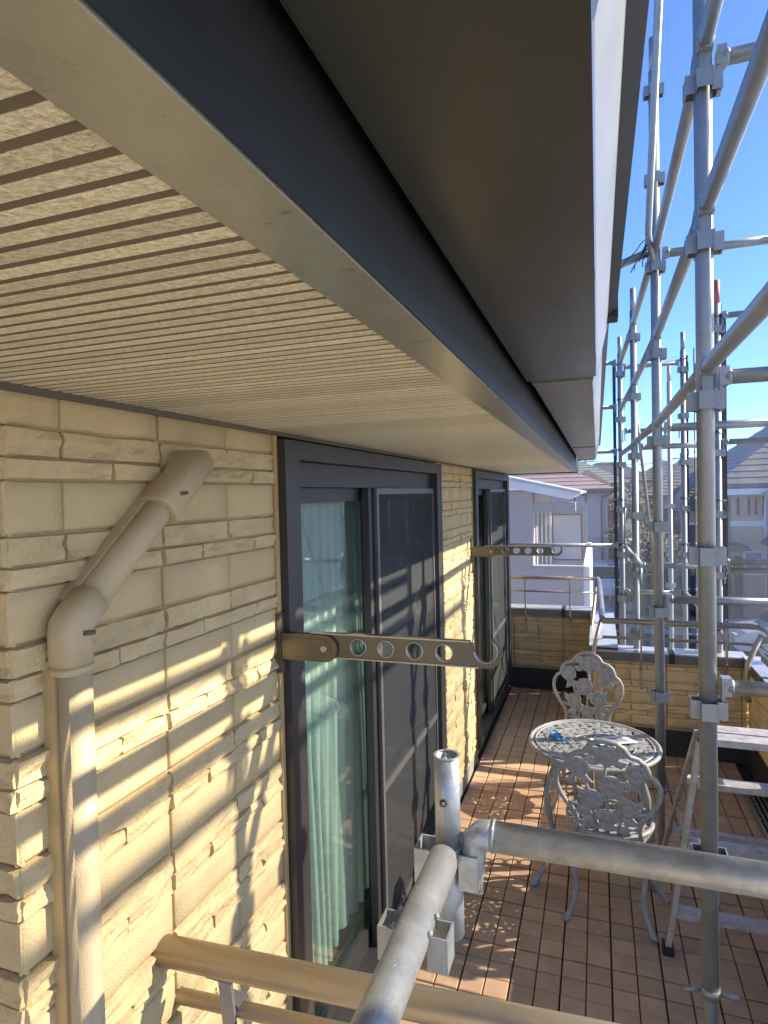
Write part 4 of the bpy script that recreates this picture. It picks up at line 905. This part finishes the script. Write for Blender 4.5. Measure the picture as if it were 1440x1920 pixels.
def hip(name, m_, parent, x0, x1, y0, y1, z0, z1, over=0.4, rows=0):
    """hip roof with ridge along the longer side, laid in overlapping courses"""
    x0 -= over; x1 += over; y0 -= over; y1 += over; cx_, cy_ = (x0 + x1) / 2, (y0 + y1) / 2; hw = min(x1 - x0, y1 - y0) / 2
    if x1 - x0 >= y1 - y0: r0, r1 = Vector((x0 + hw, cy_, z1)), Vector((x1 - hw, cy_, z1))
    else: r0, r1 = Vector((cx_, y0 + hw, z1)), Vector((cx_, y1 - hw, z1))
    c = [Vector((x0, y0, z0)), Vector((x1, y0, z0)), Vector((x1, y1, z0)), Vector((x0, y1, z0))]
    top = [r0, r1, r1, r0] if x1 - x0 >= y1 - y0 else [r0, r0, r1, r1]
    s = MB(); n = max(1, rows)
    for i in range(n):
        t0, t1 = i / n, (i + 1) / n; lip = 0.035 if rows else 0
        lo = [a.lerp(b, t0) + Z1 * lip for a, b in zip(c, top)]; hi_ = [a.lerp(b, t1) for a, b in zip(c, top)]; un = [a.lerp(b, t0) - Z1 * (0.0 if i else 0.14) for a, b in zip(c, top)]
        s.add(lo + hi_ + un, [(k, (k + 1) % 4, 4 + (k + 1) % 4, 4 + k) for k in range(4)] + [(8 + k, 8 + (k + 1) % 4, (k + 1) % 4, k) for k in range(4)])
    s.add([v - Z1 * 0.14 for v in c], [(3, 2, 1, 0)])
    return s.build(name, m_, parent)
# lavender house with a low metal roof and a balcony
hA = thing('house', 'lavender grey house with low white edged metal roof just past the balcony end', 'house', (-2.5, 13.0, -3.0))
bxp('wall', LAV, hA, (-5.5, 11.0, -3.0), (-1.08, 16.0, 2.0))
slope = lambda x: 2.212 + (x + 1.424) * -0.233
MB().prism([(-5.5, slope(-5.5)), (-0.30, slope(-0.30)), (-0.45, slope(-0.45) - 0.13), (-5.5, slope(-5.5) - 0.17)], XZ, 10.62, 16.3).build('roof', WHITE, hA)
MB().prism([(-5.5, slope(-5.5) + .045), (-0.26, slope(-0.26) + .045), (-0.26, slope(-.26) + .003), (-5.5, slope(-5.5) + .003)], XZ, 10.57, 16.35).build('roof_edge', mat('pale_blue_metal', (0.50, 0.54, 0.62), 0.4, metal=.3), hA)
bxp('beam', GREYP, hA, (-1.20, 11.02, 1.64), (-0.36, 11.4, 1.80))
bxp('balcony_wall', LAV, hA, (-1.078, 11.0, -3.0), (-0.25, 11.12, 0.655)); bxp('balcony_cap', GREYP, hA, (-1.09, 10.96, 0.657), (-0.22, 11.16, 0.70))
bxp('side_parapet', WHITE, hA, (-0.246, 11.03, -3.0), (-0.14, 16.2, 0.69)); bxp('balcony_floor', GREYP, hA, (-1.07, 11.13, -0.4), (-0.25, 16, -0.3))
bxp('wall', GREYP, hA, (-1.07, 15.9, -0.29), (-0.25, 16.0, 1.7))
for x in (-1.05, -0.985, -0.91, -0.835): bxp('post', WHITE, hA, (x, 11.55, -0.28), (x + 0.028, 11.62, 1.62))
bxp('door_panel', BEIGE, hA, (-1.06, 11.66, -0.28), (-0.80, 11.70, 1.62))
pn = MB().frame(XZ, -0.80, -0.262, 0.72, 1.575, 0.022, 11.7, 11.75).build('privacy_screen', BROWN, hA); bxp('screen_panel', ACR, pn, (-0.778, 11.715, 0.742), (-0.284, 11.735, 1.553))
bxp('screen_panel', ACR, hA, (-0.79, 11.715, -0.28), (-0.27, 11.735, 0.715))
ab = thing('laundry_bracket', 'small dark laundry arm folded in the neighbour balcony', 'bracket', (-0.4, 11.6, 0.5), 'laundry pole brackets')
s = MB(); s.tube([(-0.60, 11.60, 0.62), (-0.50, 11.60, 0.52), (-0.30, 11.60, 0.28)], 0.022, 8); s.tube([(-0.52 + 0.05 * math.cos(u), 11.6, 0.26 + 0.05 * math.sin(u)) for u in [i * .63 for i in range(10)]], 0.012, 6, closed=True); s.build('arm', GREYP, ab)
# mauve roofed house
hB = thing('house', 'beige house under a mauve hip roof with brown drainpipe, behind the lavender house', 'house', (-3.0, 36.0, -3.0))
bxp('wall', BEIGE, hB, (-9.0, 34.0, -3.0), (0.5, 44.0, 2.0))
hip('roof', MAUVE, hB, -9.0, 0.37, 34.0, 44.0, 2.05, 4.6, 0.5, rows=12)
bxp('eave_board', BROWN, hB, (-9.5, 33.42, 1.83), (0.88, 33.48, 2.0))
win(hB, -1.19, -0.56, 0.95, 1.78, 34.0, ACR, BROWN, 0.075); win(hB, -4.2, -3.0, 0.5, 1.6, 34.0, PANE, BROWN, .07)
bxp('wall_band', mat('taupe_render', (0.44, 0.39, 0.36), .9, var=.06), hB, (-9.0, 33.96, -3.0), (0.5, 33.997, -0.45))
MB().tube([(0.71, 33.45, 1.82), (0.24, 33.75, 1.63), (0.20, 33.9, 1.3), (0.20, 33.9, -2.9)], 0.05, 8).build('drainpipe', BROWN, hB)
bxp('wall', BEIGE2, hB, (0.502, 35.4, -3.0), (1.35, 44.0, 1.75)); win(hB, 0.56, 1.28, 0.62, 1.50, 35.4, PANE, BROWN, .06)
bxp('door', BROWN, hB, (0.56, 35.32, -2.9), (1.28, 35.39, -0.25)); bxp('porch_roof', BROWN, hB, (0.42, 34.5, -0.20), (1.36, 35.38, -0.06))
rp = random.Random(4)
pl = thing('balcony_plant', 'small pale potted plant in front of the brown framed window', 'plant', (0.85, 35.1, 0.5))
s = MB()
for k in range(70): leaf(s, (0.86 + rp.gauss(0, .20), 35.1 + rp.gauss(0, .08)), rp.uniform(0, 6), 0.16, 0.08, 1.02 + rp.gauss(0, .14))
s.build('leaves', WHITE, pl); bxp('pot', BROWN, pl, (0.62, 35.0, 0.5), (1.1, 35.25, 0.76))
# green roofed house
hC = thing('house', 'house with weathered green tile roof showing just past the gutter end', 'house', (-1.5, 48.0, -3.0))
bxp('wall', BEIGE2, hC, (-9.0, 46.0, -3.0), (1.5, 57.0, 2.45)); hip('roof', TROOFG, hC, -9.0, 1.5, 46.0, 57.0, 2.47, 5.6, 0.7, rows=16)
bxp('gable_wall', BEIGE, hC, (-2.6, 44.4, -3.0), (0.9, 45.99, 2.06)); MB().prism([(-3.0, 2.07), (1.35, 2.07), (-0.6, 3.4)], XZ, 44.0, 46.3).build('gable_roof', BEIGE2, hC); win(hC, -.3, .6, 0.2, 1.4, 44.4)
# tiled house at right
hR = thing('house', 'pinkish beige house with grey tiled roof seen through the net behind the parked hatchback', 'house', (8.0, 30.0, -3.0))
PINK = mat('pink_beige_render', (0.58, 0.45, 0.35), 0.9, var=0.05, scale=2)
bxp('wall', PINK, hR, (4.82, 26.4, -3.0), (15.5, 40.0, 2.0)); hip('roof', TROOF, hR, 4.82, 15.5, 26.4, 40.0, 2.08, 6.4, 0.7, rows=18)
bxp('eave_board', WHITE, hR, (4.1, 25.56, 1.70), (5.97, 25.62, 1.92)); bxp('wall_band', WHITE, hR, (4.78, 26.32, 0.50), (15.5, 26.397, 0.70))
for x in (4.95, 5.31, 5.54, 5.80): win(hR, x, x + 0.17, 0.88, 1.62, 26.4, BROWN, BEIGE, .03)
win(hR, 5.2, 5.86, -1.35, -0.45, 26.4, PANEB, WHITE, .05)
bxp('wing_wall', mat('pale_wing', (0.55, 0.54, 0.60), .9), hR, (5.97, 24.6, -3.0), (12.4, 26.31, 1.66)); MB().prism([(5.5, 1.67), (12.9, 1.67), (9.15, 3.6)], XZ, 23.9, 27.4).build('wing_roof', TROOF, hR)
s = MB(); s.bar((5.49, 23.86, 1.68), (9.15, 23.86, 3.64), 0.06, 0.2); s.build('barge_board', WHITE, hR); win(hR, 6.5, 7.4, 0.2, 1.35, 24.6)
MB().prism([(5.3, 0.02), (7.6, 0.02), (6.9, 0.55), (5.95, 0.55)], XZ, 22.6, 24.55).build('porch_roof', mat('blue_slate', (0.07, 0.075, 0.09), .6), hR); bxp('porch_post', WHITE, hR, (5.53, 22.98, -3.0), (5.69, 23.12, 0.0))
MB().prism([(4.2, -0.30), (5.15, -0.30), (5.03, -0.14), (4.32, -0.08)], XZ, 24.7, 26.3).build('door_canopy', TROOF, hR); bxp('door', BROWN, hR, (4.87, 26.3, -3.0), (5.15, 26.39, -0.66))
MB().tube([(5.90, 25.9, 1.7), (5.92, 26.3, 1.4), (5.92, 26.3, -2.9)], 0.05, 8).build('drainpipe', WHITE, hR)
hS = thing('house', 'dark brown flat topped block rising behind the grey tiled roof', 'house', (8.0, 43.5, -3.0)); bxp('wall', mat('brown_block', (0.22, 0.17, 0.14), .9), hS, (7.4, 43.0, -3.0), (8.75, 47.0, 4.05)); bxp('parapet_cap', BROWN, hS, (7.32, 42.9, 4.05), (8.83, 47.1, 4.22)); win(hS, 7.6, 8.2, 1.0, 2.2, 43.0)
# row of farther houses along the street and on the rise
rh = random.Random(21)
def far_house(x, y, wx, dy, ze, zr, wm, rm_, label):
    h = thing('house', label, 'house', (x + wx / 2, y + dy / 2, -3.0), 'houses along the street beyond the scaffold')
    bxp('wall', wm, h, (x, y, -3.0), (x + wx, y + dy, ze)); hip('roof', rm_, h, x, x + wx, y, y + dy, ze + 0.02, zr, 0.4, rows=8)
    n_ = max(2, int(wx / 1.3))
    for k in range(n_):
        cx_ = x + wx * (k + 0.5) / n_; win(h, cx_ - 0.35, cx_ + 0.35, ze - 1.6, ze - 0.6, y, PANE, WHITE, .06)
        win(h, cx_ - 0.35, cx_ + 0.35, ze - 4.2, ze - 3.0, y, PANE, BROWN, .06)
    bxp('drainpipe', BROWN, h, (x + wx - 0.15, y - 0.08, -3.0), (x + wx - 0.08, y - 0.01, ze))
    return h
far_house(2.5, 36, 3.4, 5, 1.6, 3.0, BEIGE2, mat('brown_roof', (0.16, 0.125, 0.105), .7, var=.2), 'sand coloured house with brown roof between the second and third scaffold posts')
far_house(3.4, 27, 1.0, 4, 1.2, 2.3, mat('tan_render', (0.50, 0.38, 0.28), .9), MATS['brown_roof'], 'narrow tan house just beside the netted corner post')
far_house(2.9, 50, 4.0, 6, 2.6, 4.2, BEIGE, TROOF, 'pale house with grey roof farther up the street')
far_house(7.0, 52, 6.0, 6, 2.4, 4.4, BEIGE2, MATS['brown_roof'], 'wide sand house with brown roof far behind the corner post')
far_house(18, 46, 7.0, 6, 2.6, 4.4, BEIGE, TROOFG, 'pale house with green roof far off behind the tiled house')
far_house(-3, 68, 8.0, 6, 3.2, 5.0, BEIGE, TROOF, 'long pale house under grey tiles near the skyline')
far_house(7, 82, 9.0, 7, 3.6, 5.8, BEIGE2, TROOF, 'sand house under grey tiles near the skyline')
far_house(20, 90, 9.0, 7, 3.6, 5.6, BEIGE, MATS['brown_roof'], 'pale house under brown tiles near the skyline')
CONC = mat('pole_concrete', (0.36, 0.35, 0.33), .9); WIRE = mat('wire_black', (0.02, 0.02, 0.02), .6)
def utility_pole(x, y, h, label):
    t = thing('utility_pole', label, 'utility pole', (x, y, -3.0), 'utility poles along the street')
    MB().tube([(x, y, -3), (x, y, -3 + h)], [0.16, 0.10], 12).build('pole', CONC, t)
    for z in (h - 0.5, h - 1.3): MB().box((x - 0.9, y - 0.05, -3 + z), (x + 0.9, y + 0.05, -3 + z + 0.1)).build('crossarm', GALV, t)
    MB().tube([(x + 0.3, y, -3 + h - 2.4), (x + 0.3, y, -3 + h - 1.7)], 0.2, 14).build('transformer', CONC, t)
    return t
utility_pole(-1.0, 62, 8.2, 'slim concrete utility pole beyond the green roof'); utility_pole(6.8, 58, 8.0, 'concrete utility pole beyond the sand houses')
for k, (dx, dz) in enumerate(((-0.8, 0.1), (0.0, 0.1), (0.8, 0.1), (0.0, -0.9))):
    pts = [Vector((-1.0 + dx, 62, -3 + 7.7 + dz)).lerp(Vector((6.8 + dx, 58, -3 + 7.5 + dz)), t) - Z1 * (0.5 * (1 - (2 * t - 1) ** 2)) for t in [i / 12 for i in range(13)]]
    tag(MB().tube(pts, 0.018, 5).build('power_line', WIRE), 'black power line sagging between the utility poles, ' + ('on the inner crossarm end', 'on the crossarm middle', 'on the outer crossarm end', 'lowest of the set')[k], 'power line', 'power lines between the utility poles')
s = MB(); s.tube([(-1.6, 38.0, 3.6), (-1.6, 38.0, 5.4)], 0.025, 6)
for k in range(5): s.tube([(-2.0 + 0.04 * k, 37.7 + 0.16 * k, 5.2), (-1.2 - 0.04 * k, 37.7 + 0.16 * k, 5.2)], 0.012, 5)
s.build('aerial', GALV, hB)
# distant wooded rise
s = MB(); n = 160; V = []
for k in range(n + 1):
    x = -300 + 600 * k / n; h = 5.0 + 3.5 * mn.noise(Vector((x * 0.011, 3, 0))) + 1.6 * mn.noise(Vector((x * 0.09, 7, 0))); V += [(x, 235, -3), (x, 240 + 3 * mn.noise(Vector((x * .2, 0, 0))), h), (x, 300, h + 2)]
s.add(V, [(3 * k + j, 3 * k + 3 + j, 3 * k + 4 + j, 3 * k + 1 + j) for k in range(n) for j in (0, 1)]); hl = s.build('hills', mat('wooded_hill', (0.075, 0.085, 0.075), 1.0, var=.3, scale=.3)); tag(hl, kind='structure')
# shrubs and trees beyond the parapet
LEAF = mat('leaf', (0.05, 0.075, 0.03), 0.7, var=0.45, scale=1.2); LEAFB = mat('leaf_brown', (0.13, 0.10, 0.06), 0.8, var=0.35, scale=1.5); BARK = mat('bark', (0.12, 0.09, 0.07), 0.9)
def tree(x, y, h, w_, label, m_, seed, n=1500, cat='tree', name='tree'):
    r = random.Random(seed); t = thing(name, label, cat, (x, y, -3.0), 'trees and shrubs among the houses')
    s = MB(); s.tube([(x, y, -3.0), (x + .05, y, -3 + h * .35), (x - .03, y + .05, -3 + h * .8)], [0.10 * h / 3, 0.07 * h / 3, 0.02], 8)
    for k in range(7):
        a = r.uniform(0, 6.28); z = -3 + h * r.uniform(.3, .7); s.tube([(x, y, z), (x + w_ * .35 * math.cos(a), y + w_ * .35 * math.sin(a), z + h * .2)], [0.03, 0.008], 5)
    s.build('trunk', BARK, t)
    s = MB(); cl = [(Vector((r.gauss(0, w_ * .26), r.gauss(0, w_ * .26), -3 + h * r.uniform(.32, .95))), r.uniform(.16, .34) * w_) for _ in range(16)]
    for k in range(n):
        c, q = r.choice(cl); p = Vector((x, y, 0)) + c + Vector((r.gauss(0, 1), r.gauss(0, 1), r.gauss(0, .8))) * q * .55
        u = Vector((r.gauss(0, 1), r.gauss(0, 1), r.gauss(0, 1))).normalized(); v_ = u.orthogonal().normalized(); z_ = r.uniform(.045, .09)
        s.add([p - u * z_, p + v_ * z_ * .6, p + u * z_, p - v_ * z_ * .6], [(0, 1, 2, 3)])
    tag(s.build('crown', m_, t)); return t
tree(1.45, 26, 5.0, 1.5, 'dark green tree between the tall scaffold posts', LEAF, 1, 2600)
tree(2.2, 24, 3.6, 1.5, 'low brown leaved shrub under the dark green tree', LEAFB, 2, 1800, 'shrub', 'shrub')
tree(2.9, 30, 4.2, 1.6, 'greyish green tree beside the sand coloured house', LEAF, 3, 1800)
tree(1.05, 40, 5.6, 1.6, 'tall dark conifer shaped tree by the skyline', LEAF, 4, 1800)

# cars
def car(label, loc, rotz, paint, L=4.0, W=1.68, H=1.5, kind=0):
    t = thing('parked_car', label, 'car', (0, 0, 0), 'parked cars')
    hw = W / 2
    # side profile, y forward; lower body then cabin
    body = [(-L / 2, 0.32), (-L / 2 - 0.02, 0.62), (-L / 2 + 0.04, 0.92), (L * 0.17, 0.96), (L / 2 - 0.25, 0.80), (L / 2 - 0.02, 0.62), (L / 2, 0.34), (L / 2 - 0.1, 0.22), (-L / 2 + 0.1, 0.22)]
    def loft(prof, ws, m_, name):
        s = MB(); n = len(prof); V = []
        for sg, q in ((-1, 1.0), (-1, .0), (1, .0), (1, 1.0)):
            pass
        lay = [(-hw, 0.88), (-hw * 0.94, 1.0), (hw * 0.94, 1.0), (hw, 0.88)]
        cy_ = sum(p[0] for p in prof) / n; cz_ = sum(p[1] for p in prof) / n
        for x, k in lay:
            for y, z in prof: V.append((x * (ws(z) if ws else 1), cy_ + (y - cy_) * (0.97 + 0.03 * (k == 1.0)), cz_ + (z - cz_) * (0.93 if k < 1 else 1.0)))
        F = [tuple(range(n)), tuple(reversed(range(3 * n, 4 * n)))]
        for j in range(3): F += [(j * n + i, (j + 1) * n + i, (j + 1) * n + (i + 1) % n, j * n + (i + 1) % n) for i in range(n)]
        s.add(V, F, False); return s.build(name, m_, t)
    bd = loft(body, None, paint, 'body')
    cab = [(-L / 2 + 0.06, 0.93), (-L / 2 + 0.24, H - 0.10), (-L / 2 + 0.5, H), (L * 0.06, H), (L * 0.24, 0.95)]
    loft(cab, lambda z: 1 - 0.20 * max(0, (z - 0.93) / (H - 0.93)), MATS.get('car_glass') or mat('car_glass', (0.025, 0.03, 0.035), 0.08), 'cabin_glass')
    s = MB(); yb = -L / 2 + 0.02
    for q in (-1, 1): s.bar((q * hw * 0.93, yb, 0.92), (q * hw * 0.77, yb + 0.19, H - 0.08), 0.11, 0.06)
    s.bar((-hw * 0.8, yb + 0.20, H - 0.07), (hw * 0.8, yb + 0.20, H - 0.07), 0.10, 0.07); s.bar((-hw * 0.92, yb, 0.95), (hw * 0.92, yb, 0.95), 0.10, 0.10); s.build('hatch_frame', paint, t)
    rt_ = MB().prism([(-L / 2 + 0.20, H - 0.055), (-L / 2 + 0.45, H + 0.012), (L * 0.05, H + 0.012), (L * 0.10, H - 0.05)], lambda a, b, d: (d, a, b), -hw * 0.80, hw * 0.80).build('roof', paint, t)
    for sg in (-1, 1):
        s = MB()
        for y0, y1 in ((-L / 2 + 0.10, -L / 2 + 0.26), (L * 0.06, L * 0.225), (-L * 0.14, -L * 0.14)): s.bar((sg * hw * 0.97, y0 if y0 < 0 else y1, 0.94), (sg * hw * 0.80, y1 if y0 < 0 else y0, H - 0.02), 0.05, 0.05)
        s.build('pillar', paint, t)
        for y in (-L * 0.30, L * 0.31):
            wh = MB().tube([(sg * (hw - 0.20), y, 0.30), (sg * (hw + 0.005), y, 0.30)], 0.30, 24).build('wheel', BLACK, t)
            MB().tube([(sg * (hw + 0.002), y, 0.30), (sg * (hw + 0.015), y, 0.30)], 0.19, 20).build('rim', GALV, wh)
            ar = MB().tube([(sg * (hw - 0.22), y, 0.33), (sg * (hw + 0.001), y, 0.33)], 0.355, 24).build('wheel_arch', HEM, t)
        MB().obox((sg * hw * 0.80, -L / 2 - 0.004, 0.80), X1, Y1, Z1, 0.13, 0.03, 0.10).build('tail_light', mat('tail_red', (0.45, 0.03, 0.03), .25), t)
        MB().obox((sg * hw * 0.74, L / 2 - 0.09, 0.64), X1, Y1, Z1, 0.18, 0.08, 0.06).build('headlight', GALVW, t)
        MB().obox((sg * (hw + 0.06), L * 0.19, 0.98), X1, Y1, Z1, 0.07, 0.05, 0.05).build('mirror', paint, t)
    MB().box((-0.27, -L / 2 - 0.045, 0.52), (0.27, -L / 2 - 0.015, 0.66)).build('number_plate', PAPER, t); MB().box((-hw * .95, -L / 2 - 0.06, 0.28), (hw * .95, -L / 2 + .02, 0.46)).build('bumper', paint, t)
    t.location = loc; t.rotation_euler = (0, 0, rotz); return t
car('white hatchback with red tail lights parked beyond the lavender house balcony', (0.27, 31.0, -3.0), 0.0, mat('white_car', (0.75, 0.74, 0.76), .25, coat=.6, var=.02), L=3.7, W=1.62, H=1.62)
car('silver blue hatchback parked side on behind the front parapet, seen through the net', (5.75, 21.0, -3.0), R(94), mat('silver_car', (0.42, 0.46, 0.55), .25, metal=.4, coat=.6, var=.03), L=4.2, W=1.72, H=1.55)
car('dark wagon parked across the street beyond the outer scaffold', (2.6, 27.0, -3.0), R(84), mat('dark_car', (0.05, 0.055, 0.07), .25, coat=.6, var=.03), L=4.3, W=1.7, H=1.6)
